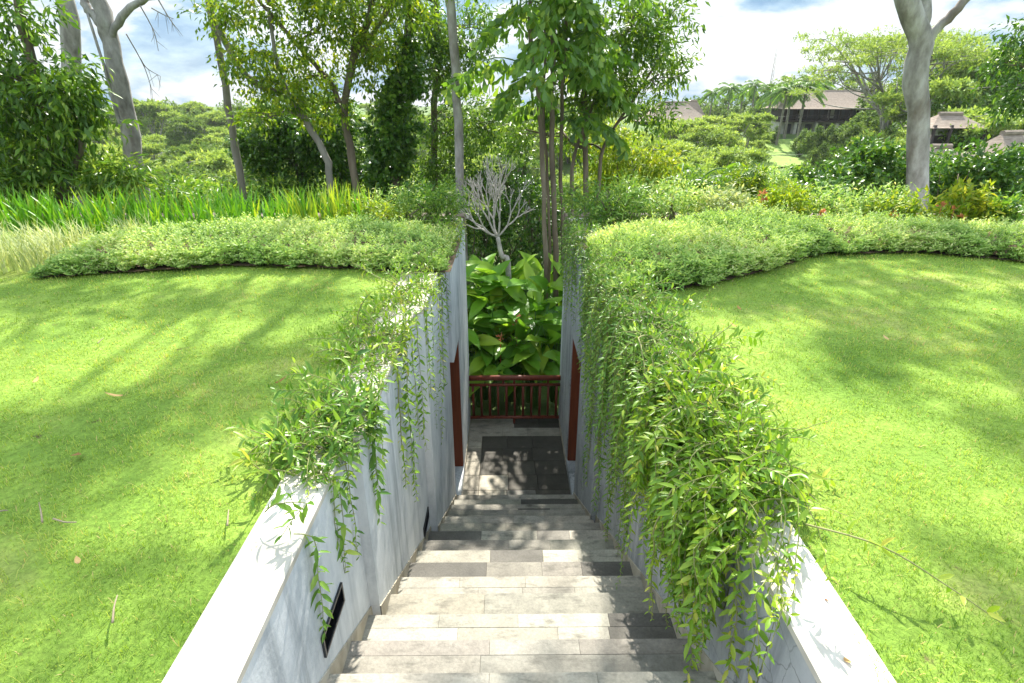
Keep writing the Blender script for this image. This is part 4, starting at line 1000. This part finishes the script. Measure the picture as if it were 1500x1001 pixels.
def coconut(name, label, seed, H=9.0, group=None, nf=18, FL=2.9, mat='palm'):
    rng = R(seed); t = thing(name, label, 'palm', (0, 0, 0), group); tb = MB(); P = smooth_path([(0, 0, -.6), (.25, .1, H*.5), (.35, 0, H)], 10); tb.tube(P, np.linspace(.17, .11, 10), 7)
    tb.build('trunk', M['bark'], t); fb = MB(); rb = MB(); top = P[-1]
    for i in range(nf):
        az = 2*PI*i/nf*2.618+rng.normal(0, .2); el = rng.uniform(-.25, 1.15); o = np.array([math.cos(az), math.sin(az), 0]); L = FL*rng.uniform(.85, 1.1)
        tt = np.linspace(0, 1, 16)[:, None]; C = top + o*(L*tt*math.cos(el*.8)) + np.array([0, 0, 1])*(L*(math.sin(el)*tt-.62*tt**2)); rb.tube(C, np.linspace(.04, .01, 16), 4)
        T = unit(np.gradient(C, axis=0)); S = np.array([-o[1], o[0], 0])
        for sg in (-1, 1):
            D = T[2:]*.55+S*sg*.75+np.array([0, 0, -.35]); q = np.linspace(0, 1, 14)
            fb.leaves(C[2:], D, np.array([[0, 0, 1.]])+0*D, FL*.26*(.55+1.0*q*(1-q)*2), .11*FL/2.9, LANCE, np.clip(rng.normal(.55, .18, 14), 0, 1))
            fb.leaves(C[2:]-T[2:]*FL/32, D+rng.normal(0, .05, D.shape), np.array([[0, 0, 1.]])+0*D, FL*.26*(.55+1.0*q*(1-q)*2), .11*FL/2.9, LANCE, np.clip(rng.normal(.55, .18, 14), 0, 1))
    rb.build('frond_stalk', M['canestem'], t); fb.build('fronds', M[mat], t); return t

used = set()
def place(proto, x, y, rz, sc, label=None, z=None):
    loc = (x, y, tz(x, y) if z is None else z)
    if proto.name not in used:
        used.add(proto.name); proto.location = loc; proto.rotation_euler = (0, 0, rz); proto.scale = (sc, sc, sc)
        if label: proto['label'] = label
        return proto
    return copy_tree(proto, loc, rz, sc, label)

GL = 'rain trees on the left hillside'
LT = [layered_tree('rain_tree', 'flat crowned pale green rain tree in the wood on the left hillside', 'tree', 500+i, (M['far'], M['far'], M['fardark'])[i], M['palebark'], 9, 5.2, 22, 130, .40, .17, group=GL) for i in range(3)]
rng = R(501); k = 0
def ytop_left(d): return np.interp(d, [32, 40, 50, 62, 76, 92, 112, 140], [276, 258, 236, 214, 192, 174, 160, 150])
for d in (34, 42, 51, 61, 73, 87, 104, 125):
    w = 1.0*d
    for x in np.arange(-w*1.35, w*.18, 6.0+d*.02):
        xx = x+rng.uniform(-2, 2); dd = d+rng.uniform(-3, 3); px = 750+820*xx/(dd*.92)
        zt = at(px, ytop_left(dd)+rng.normal(0, 7), dd)[2]; h = zt-tz(xx, dd)
        sc = np.clip(h/9.0, .7, 1.5); k += 1
        place(LT[k % 3], xx, dd, rng.uniform(0, 6.28), sc, z=zt-9.0*sc)
# dark tree tops on the left skyline
LD = round_tree('dark_skyline_tree', 'dark rounded tree top on the left skyline above the pale wood', 'tree', 510, M['fardark'], 9, 3.4, 900, .45, .22, group='dark trees on the left skyline')
for px, py, d in ((235, 152, 118), (262, 150, 116), (345, 150, 112), (150, 150, 118), (420, 140, 118), (60, 150, 120)):
    p = at(px, py, d); place(LD, p[0], d, rng.uniform(0, 6), 1.15, z=p[2]-10)

# roofs among the trees
def pavilion(label, px, py, d, w, hgt, wall_h=2.2, dep=None, rz=0.0):
    p = at(px, py, d); dep = dep or w*.7; t = thing('thatched_pavilion', label, 'pavilion', (p[0], d, p[2]-hgt-wall_h)); t.rotation_euler = (0, 0, rz)
    rg = R(int(px)); m = MB(); w2, d2 = w/2, dep/2; e = wall_h; n = 9; rid = w*.22; V = []; Q = []
    # concave hip roof in rings
    for j in range(n):
        f = j/(n-1); ex = w2*1.15*(1-f)+rid*f; ey = d2*1.15*(1-f)+.02*f; z = e + hgt*(f**1.25) ; 
        for sx, sy in ((-1, -1), (1, -1), (1, 1), (-1, 1)): V.append((sx*ex, sy*ey, z))
    for j in range(n-1):
        for c in range(4): Q.append((j*4+c, j*4+(c+1) % 4, j*4+4+(c+1) % 4, j*4+4+c))
    Q.append(((n-1)*4, (n-1)*4+1, (n-1)*4+2, (n-1)*4+3)); Q.append((3, 2, 1, 0)); m.add(V, Q=Q)
    m.tube([(-rid, 0, e+hgt+.03), (rid, 0, e+hgt+.03)], .12, 7); m.build('roof', M['thatch'], t, smooth=False)
    b = MB(); b.box(-w2*.8, w2*.8, -d2*.55, d2*.8, -6, e-.02); b.build('wall', M['palewall'], t, smooth=False)
    for sx in (-.95, -.33, .33, .95):
        pb = MB(); pb.tube([(sx*w2, -d2, -6), (sx*w2, -d2, e+.15)], .1, 7); pb.build('post', M['darktimber'], t)
    for sx in (-.45, .05, .5):
        pb = MB(); pb.box(sx*w2-.45, sx*w2+.45, -d2*.55-.03, -d2*.55+.02, .2, e-.4); pb.build('window', M['darktimber'], t, smooth=False)
    return t
pavilion('small thatched pavilion among pale trees just left of the pole trunk', 338, 239, 64, 5.0, 1.9, rz=.2)
pavilion('thatched roof glimpsed low between the forked grey trunk and the pole trunk', 300, 246, 58, 4.2, 1.4, rz=-.3)
pavilion('thatched roof right of the pole trunk on the left hillside', 385, 238, 70, 5.0, 1.5, rz=.1)
pavilion('broad thatched roof on the ridge behind the slender tree', 985, 150, 92, 9.5, 2.6)
pavilion('thatched roof with a light peak behind the slender tree right of the broad one', 1012, 148, 96, 4.5, 2.6)
pavilion('thatched roof high on the right hillside beside the big trunk', 1392, 168, 33, 2.9, .65)
pavilion('thatched roof low beside the big trunk', 1378, 216, 24, 1.9, .5)
pavilion('pale thatched roof near the right border', 1482, 196, 25, 2.8, .95, rz=.35)

# villa
def villa():
    c = at(1214, 196, 72); x0 = c[0]; t = thing('villa', 'two storey dark timber villa with a thatched roof across the valley on the right', 'house', (x0, 72, c[2])); t.rotation_euler = (0, 0, -.10); t.scale = (.70, .70, .72)
    W = 8.0; D = 7; z1 = 1.9; z2 = 4.1
    b = MB(); b.box(-W, W, .6, D, -2, z1-.1); b.build('lower_wall', M['palewall'], t, smooth=False)
    b = MB(); b.box(-W-.3, W+.3, -.9, D, z1-.099, z1+.15); b.build('balcony_floor', M['darktimber'], t, smooth=False)
    b = MB(); b.box(-W, W, .8, D, z1+.151, z2); b.build('upper_wall', M['darktimber'], t, smooth=False)
    for i in range(10):
        x = -W+.3+(2*W-.6)*i/9
        b = MB(); b.box(x-.12, x+.12, -.75, -.51, z1+.151, z2-.02); b.build('post', M['darktimber'], t, smooth=False)
        if i % 2: 
            b = MB(); b.box(x-.2, x+.2, -.7, -.25, -2, z1-.1); b.build('column', M['palewall'], t, smooth=False)
        if i < 9:
            b = MB(); b.box(x+.35, x+1.35, .74, .83, z1+.5, z2-.35); b.build('window', M['palewall'] if i % 3 == 1 else M['blackmetal'], t, smooth=False)
            b = MB(); b.box(x+.3, x+1.4, .55, .63, -1.2, z1-.4); b.build('window', M['blackmetal'], t, smooth=False)
    b = MB()
    b.tube([(-W, -.8, z1+.95), (W, -.8, z1+.95)], .05, 6)
    for i in range(60): x = -W+2*W*i/59; b.tube([(x, -.8, z1+.15), (x, -.8, z1+.95)], .022, 4)
    b.build('balustrade', M['darktimber'], t)
    m = MB(); V = []; Q = []; n = 9
    for j in range(n):
        f = j/(n-1); ex = (W+1.2)*(1-f)+W*.62*f; y0 = -1.8*(1-f)+2.9*f; y1 = (D+1.5)*(1-f)+3.2*f; z = z2-.25+2.7*f**1.15
        V += [(-ex, y0, z), (ex, y0, z), (ex, y1, z), (-ex, y1, z)]
    for j in range(n-1):
        for k in range(4): Q.append((j*4+k, j*4+(k+1) % 4, j*4+4+(k+1) % 4, j*4+4+k))
    Q.append((0, 3, 2, 1)); Q.append(((n-1)*4, (n-1)*4+1, (n-1)*4+2, (n-1)*4+3)); m.add(V, Q=Q); m.tube([(-W*.62, 3.05, z2+2.5), (W*.62, 3.05, z2+2.5)], .15, 7); m.build('roof', M['thatch'], t, smooth=False)
villa()

# the big spreading rain tree in front of the villa
p = at(1250, 224, 50); zt = at(1290, 40, 50)[2]; H = zt-p[2]
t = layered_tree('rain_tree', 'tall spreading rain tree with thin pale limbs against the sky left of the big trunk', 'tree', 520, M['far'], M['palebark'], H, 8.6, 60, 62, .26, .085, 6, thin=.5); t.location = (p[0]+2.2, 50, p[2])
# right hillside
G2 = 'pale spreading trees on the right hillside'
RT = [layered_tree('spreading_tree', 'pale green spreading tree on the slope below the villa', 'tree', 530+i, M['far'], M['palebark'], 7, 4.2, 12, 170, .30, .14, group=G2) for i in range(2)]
RR = round_tree('bushy_tree', 'dark green bushy tree on the right hillside', 'tree', 535, M['fardark'], 6, 2.7, 1100, .34, .17, group='bushy trees on the right hillside')
RM = round_tree('bushy_tree', 'mid green bushy tree on the right hillside', 'tree', 536, M['mid'], 6, 2.6, 1100, .32, .16, group='bushy trees on the right hillside')
def put(proto, H0, px, ytop, d, sc=None, lab=None):
    p = at(px, ytop, d); h = p[2]-tz(p[0], d); s = sc or np.clip(h/H0, .35, 2.2); place(proto, p[0], d, rng.uniform(0, 6.28), s, lab, z=p[2]-H0*s)
for i, (px, yt, d) in enumerate(((985, 176, 52), (1030, 168, 54), (1080, 166, 56), (1050, 182, 46), (975, 205, 40), (1015, 208, 38), (1060, 215, 36), (960, 238, 28), (1010, 240, 27), (1100, 172, 60), (1110, 205, 62), (940, 190, 50), (930, 215, 36), (900, 180, 60), (860, 185, 66), (820, 190, 62), (780, 185, 66))):
    put(RT[i % 2], 7, px, yt, d)
for i, (px, yt, d) in enumerate(((1115, 176, 66), (1178, 196, 60), (1195, 186, 58), (1222, 184, 58), (1250, 182, 57), (1275, 176, 56), (1210, 210, 50), (1240, 205, 48), (1195, 236, 46), (1225, 232, 44), (1165, 262, 44), (1135, 186, 68), (1100, 160, 72), (1075, 158, 74), (1320, 150, 60), (1300, 130, 64), (1345, 120, 66), (1100, 245, 50), (1030, 190, 64), (1260, 170, 62), (1290, 165, 58), (1310, 190, 46), (1300, 215, 40), (1255, 215, 44))):
    put(RR, 6, px, yt, d)
for i, (px, yt, d) in enumerate(((1385, 120, 44), (1420, 100, 46), (1460, 95, 48), (1500, 90, 46), (1540, 100, 44), (1400, 175, 36), (1440, 165, 34), (1440, 225, 26), (1490, 215, 26), (1530, 180, 32), (1395, 235, 24), (1360, 150, 52), (1350, 190, 40), (1600, 110, 44), (1580, 150, 40), (1640, 130, 44), (1700, 120, 46), (1620, 190, 30), (1700, 180, 32), (1770, 130, 44), (1560, 120, 56), (1660, 100, 58), (1405, 80, 60), (1445, 70, 62), (1490, 75, 60), (1400, 145, 42), (1470, 140, 42), (1500, 160, 36), (1425, 190, 32))):
    put(RM if i % 3 else RT[0], 6 if i % 3 else 7, px, yt, d)
# ridge behind the villa
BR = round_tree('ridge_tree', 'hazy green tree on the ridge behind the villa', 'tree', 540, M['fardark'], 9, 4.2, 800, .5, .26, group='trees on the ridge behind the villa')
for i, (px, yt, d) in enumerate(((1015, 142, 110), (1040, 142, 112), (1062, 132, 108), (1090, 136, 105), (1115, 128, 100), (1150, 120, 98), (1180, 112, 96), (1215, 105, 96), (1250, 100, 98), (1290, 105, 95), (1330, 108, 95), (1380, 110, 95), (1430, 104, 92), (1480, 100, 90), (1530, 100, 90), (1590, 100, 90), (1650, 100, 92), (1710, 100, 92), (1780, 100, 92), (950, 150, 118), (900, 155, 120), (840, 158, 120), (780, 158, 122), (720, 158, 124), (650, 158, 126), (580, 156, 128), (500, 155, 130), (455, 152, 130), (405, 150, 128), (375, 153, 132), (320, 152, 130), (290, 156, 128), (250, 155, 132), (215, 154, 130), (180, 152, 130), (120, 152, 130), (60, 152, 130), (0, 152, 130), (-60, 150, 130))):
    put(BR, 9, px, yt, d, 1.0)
CP = coconut('coconut_palm', 'coconut palm on the ridge beside the villa', 550, 9, 'coconut palms by the villa', 20, 2.3)
for px, yt, d in ((1150, 122, 67), (1166, 112, 70), (1188, 118, 66), (1130, 126, 74), (1075, 122, 92), (1107, 118, 88), (1138, 122, 78), (1160, 118, 80), (1185, 110, 82), (1045, 130, 98), (1210, 118, 84), (1090, 128, 95)):
    put(CP, 9.6, px, yt, d, 1.0)
# low palm shrubs in the valley garden
SP = coconut('young_palm', 'young feathery palm low in the garden in front of the pale slope trees', 556, .9, 'young palms below the right hedge', 14, 1.5)
for px, yt, d in ((1035, 258, 17), (1070, 250, 18), (1005, 262, 16), (1095, 262, 15.5)):
    p = at(px, yt+28, d); place(SP, p[0], d, rng.uniform(0, 6), 1.0, z=p[2]-.5)
for i, (px, py, d, rx, rz, n, mt, lab) in enumerate(((1085, 275, 15, 1.0, .5, 380, 'yg', 'light green bush among the young palms'), (1150, 268, 17, 1.2, .5, 380, 'hedge', 'pale grassy bush below the terrace'), (1020, 285, 13.5, 1.0, .45, 360, 'mid', 'mid green bush in front of the young palms'),
        (930, 300, 12, .9, .4, 320, 'hedge', 'pale green bush behind the right hedge by the yellow green tree'), (1450, 245, 14, 1.6, .6, 460, 'mid', 'broad mid green bush behind the right glossy bushes'), (300, 290, 13, 1.6, .5, 420, 'vine_mid', 'pale green bush behind the lilies left of the pole trunk'), (230, 285, 12.5, 1.0, .4, 300, 'mid', 'mid green bush behind the lilies by the forked grey trunk'), (400, 290, 13.5, 1.2, .45, 340, 'vine_mid', 'grey green bush behind the lilies right of the pole trunk'))):
    c = at(px, py, d); shrub('garden_bush', lab, 'bush', 560+i, down(c, -4.2), c, (rx, rx*.8, rz), n, M[mt], .14, .05, 6, sub=14, tw=.25)
# radio mast
p = at(1136, 78, 125); pb = at(1128, 130, 125); t = thing('radio_mast', 'thin radio mast on the ridge above the villa', 'mast', pb); m = MB(); x, y, z = pb; h = p[2]-pb[2]
for sx, sy in ((-.3, -.2), (.3, -.2), (0, .3)): m.tube([(x+sx, y+sy, z-3), (x+sx*.4, y+sy*.4, z+h)], .035, 5)
for i in range(9):
    zz = z+h*i/9; m.tube([(x-.28, y-.2, zz), (x+.26, y-.2, zz+h/9)], .02, 4); m.tube([(x+.28, y-.2, zz), (x-.26, y-.2, zz+h/9)], .02, 4)
m.tube([(x, y, z+h), (x, y, z+h+1.2)], .04, 5); m.build('lattice', M['steel'], t, pb)
# dark undergrowth on the steep bank just beyond the garden
for i, (x, y, rx, rz, mt, lab) in enumerate(((-6.5, 11.2, 2.2, 1.5, 'mid', 'undergrowth bush on the bank below the pole trunk'), (-10, 11.2, 2.2, 1.7, 'dark', 'undergrowth bush on the bank at the far left'), (-3.2, 10.6, 1.6, 1.4, 'mid', 'undergrowth bush on the bank under the slanting tree'),
        (-1.6, 11.5, 1.3, 1.6, 'dark', 'undergrowth bush on the bank behind the left wall end'), (2.6, 11.2, 1.5, 1.5, 'mid', 'undergrowth bush on the bank behind the right wall end'), (5.0, 12.0, 2.0, 1.4, 'mid', 'undergrowth bush on the bank left of the glossy bushes'), (9.0, 11.6, 2.2, 1.5, 'dark', 'undergrowth bush on the bank at the far right'), (.2, 11.6, 1.1, 1.5, 'dark', 'undergrowth bush on the bank behind the broad leaves'))):
    c = np.array([x, y, -3.9+rz]); shrub('undergrowth_bush', lab, 'bush', 580+i, down(c, -4.2), c, (rx, rx*.6, rz), 700, M[mt], .15, .065, 7, sub=20, tw=.28)

# ------------------------------------------------------------------ humid air over the valley
mb = MB(); mb.box(-300, 300, -80, 345, -16, 34)
hm, hnt, hout = nmat('humid_air'); pv = hnt.nodes.new('ShaderNodeVolumePrincipled'); pv.inputs['Color'].default_value = (.93, .96, 1, 1)
pv.inputs['Density'].default_value = HAZE; pv.inputs['Anisotropy'].default_value = .2; hnt.links.new(pv.outputs[0], hout.inputs['Volume'])
tag(mb.build('haze', hm, smooth=False), 'thin humid haze over the valley', kind='stuff')

# ================================================================== SKY, SUN, CAMERA
SUN_EL, SUN_AZ = math.radians(48), math.radians(5)      # azimuth measured from +Y towards +X
w = bpy.data.worlds.new('World'); scene.world = w; w.use_nodes = True; nt = w.node_tree; nt.nodes.clear()
out = nt.nodes.new('ShaderNodeOutputWorld'); bg = nt.nodes.new('ShaderNodeBackground'); bg.inputs['Strength'].default_value = .15
sky = nt.nodes.new('ShaderNodeTexSky'); sky.sky_type = 'NISHITA'; sky.sun_disc = False; sky.sun_elevation = SUN_EL; sky.sun_rotation = SUN_AZ; sky.air_density = 1.0; sky.dust_density = 1.2
tc = nt.nodes.new('ShaderNodeTexCoord'); mp = nt.nodes.new('ShaderNodeMapping'); mp.inputs['Scale'].default_value = (1, 1, 2.6); mp.inputs['Location'].default_value = (3.3, 1.7, .4)
nt.links.new(tc.outputs['Generated'], mp.inputs['Vector'])
n1 = nt.nodes.new('ShaderNodeTexNoise'); n1.inputs['Scale'].default_value = 3.2; n1.inputs['Detail'].default_value = 9; n1.inputs['Roughness'].default_value = .56; nt.links.new(mp.outputs['Vector'], n1.inputs['Vector'])
n2 = nt.nodes.new('ShaderNodeTexNoise'); n2.inputs['Scale'].default_value = 5.5; n2.inputs['Detail'].default_value = 7; n2.inputs['Roughness'].default_value = .55; nt.links.new(mp.outputs['Vector'], n2.inputs['Vector'])
rm = ramp(nt, [(.30, (.80,.80,.80)), (.5, (.97,.97,.97))]); nt.links.new(n1.outputs['Fac'], rm.inputs['Fac'])
rs = ramp(nt, [(.39, (.58,1.15,1.85)), (.46, (1.2,1.8,2.35)), (.53, (2.55,2.7,2.85))]); nt.links.new(n2.outputs['Fac'], rs.inputs['Fac'])
sx = nt.nodes.new('ShaderNodeSeparateXYZ'); nt.links.new(tc.outputs['Generated'], sx.inputs[0])
rz = ramp(nt, [(.12, (1,1,1)), (.5, (2.3,2.3,2.3))]); nt.links.new(sx.outputs['Z'], rz.inputs['Fac'])
cl = mixc(nt, 1.0, rs.outputs['Color'], rz.outputs['Color'], 'MULTIPLY')
nt.links.new(mixc(nt, rm.outputs['Color'], sky.outputs['Color'], cl), bg.inputs['Color']); nt.links.new(bg.outputs[0], out.inputs['Surface'])

ld = bpy.data.lights.new('sun', 'SUN'); ld.energy = 5.0; ld.angle = math.radians(.6); ld.color = (1, .955, .86)
lo = bpy.data.objects.new('sun', ld); COL.objects.link(lo)
sd = Vector((math.sin(SUN_AZ)*math.cos(SUN_EL), math.cos(SUN_AZ)*math.cos(SUN_EL), math.sin(SUN_EL)))
lo.rotation_euler = sd.to_track_quat('Z', 'Y').to_euler(); lo.location = (5, 15, 30)

cd = bpy.data.cameras.new('camera'); cd.sensor_width = 36; cd.lens = FPX/1500*36; cd.clip_end = 2000; cd.clip_start = .05
co = bpy.data.objects.new('camera', cd); COL.objects.link(co); co.location = tuple(CAM); co.rotation_euler = (PI/2-PITCH, 0, -YAW); scene.camera = co

scene.render.engine = 'CYCLES'
scene.view_settings.view_transform = 'Standard'; scene.view_settings.look = 'None'; scene.view_settings.exposure = 1.28; scene.view_settings.gamma = 1
cy = scene.cycles
cy.max_bounces = 7; cy.diffuse_bounces = 3; cy.transmission_bounces = 4; cy.glossy_bounces = 2; cy.sample_clamp_indirect = 6
try: cy.use_denoising = True; cy.denoiser = 'OPENIMAGEDENOISE'
except Exception: pass
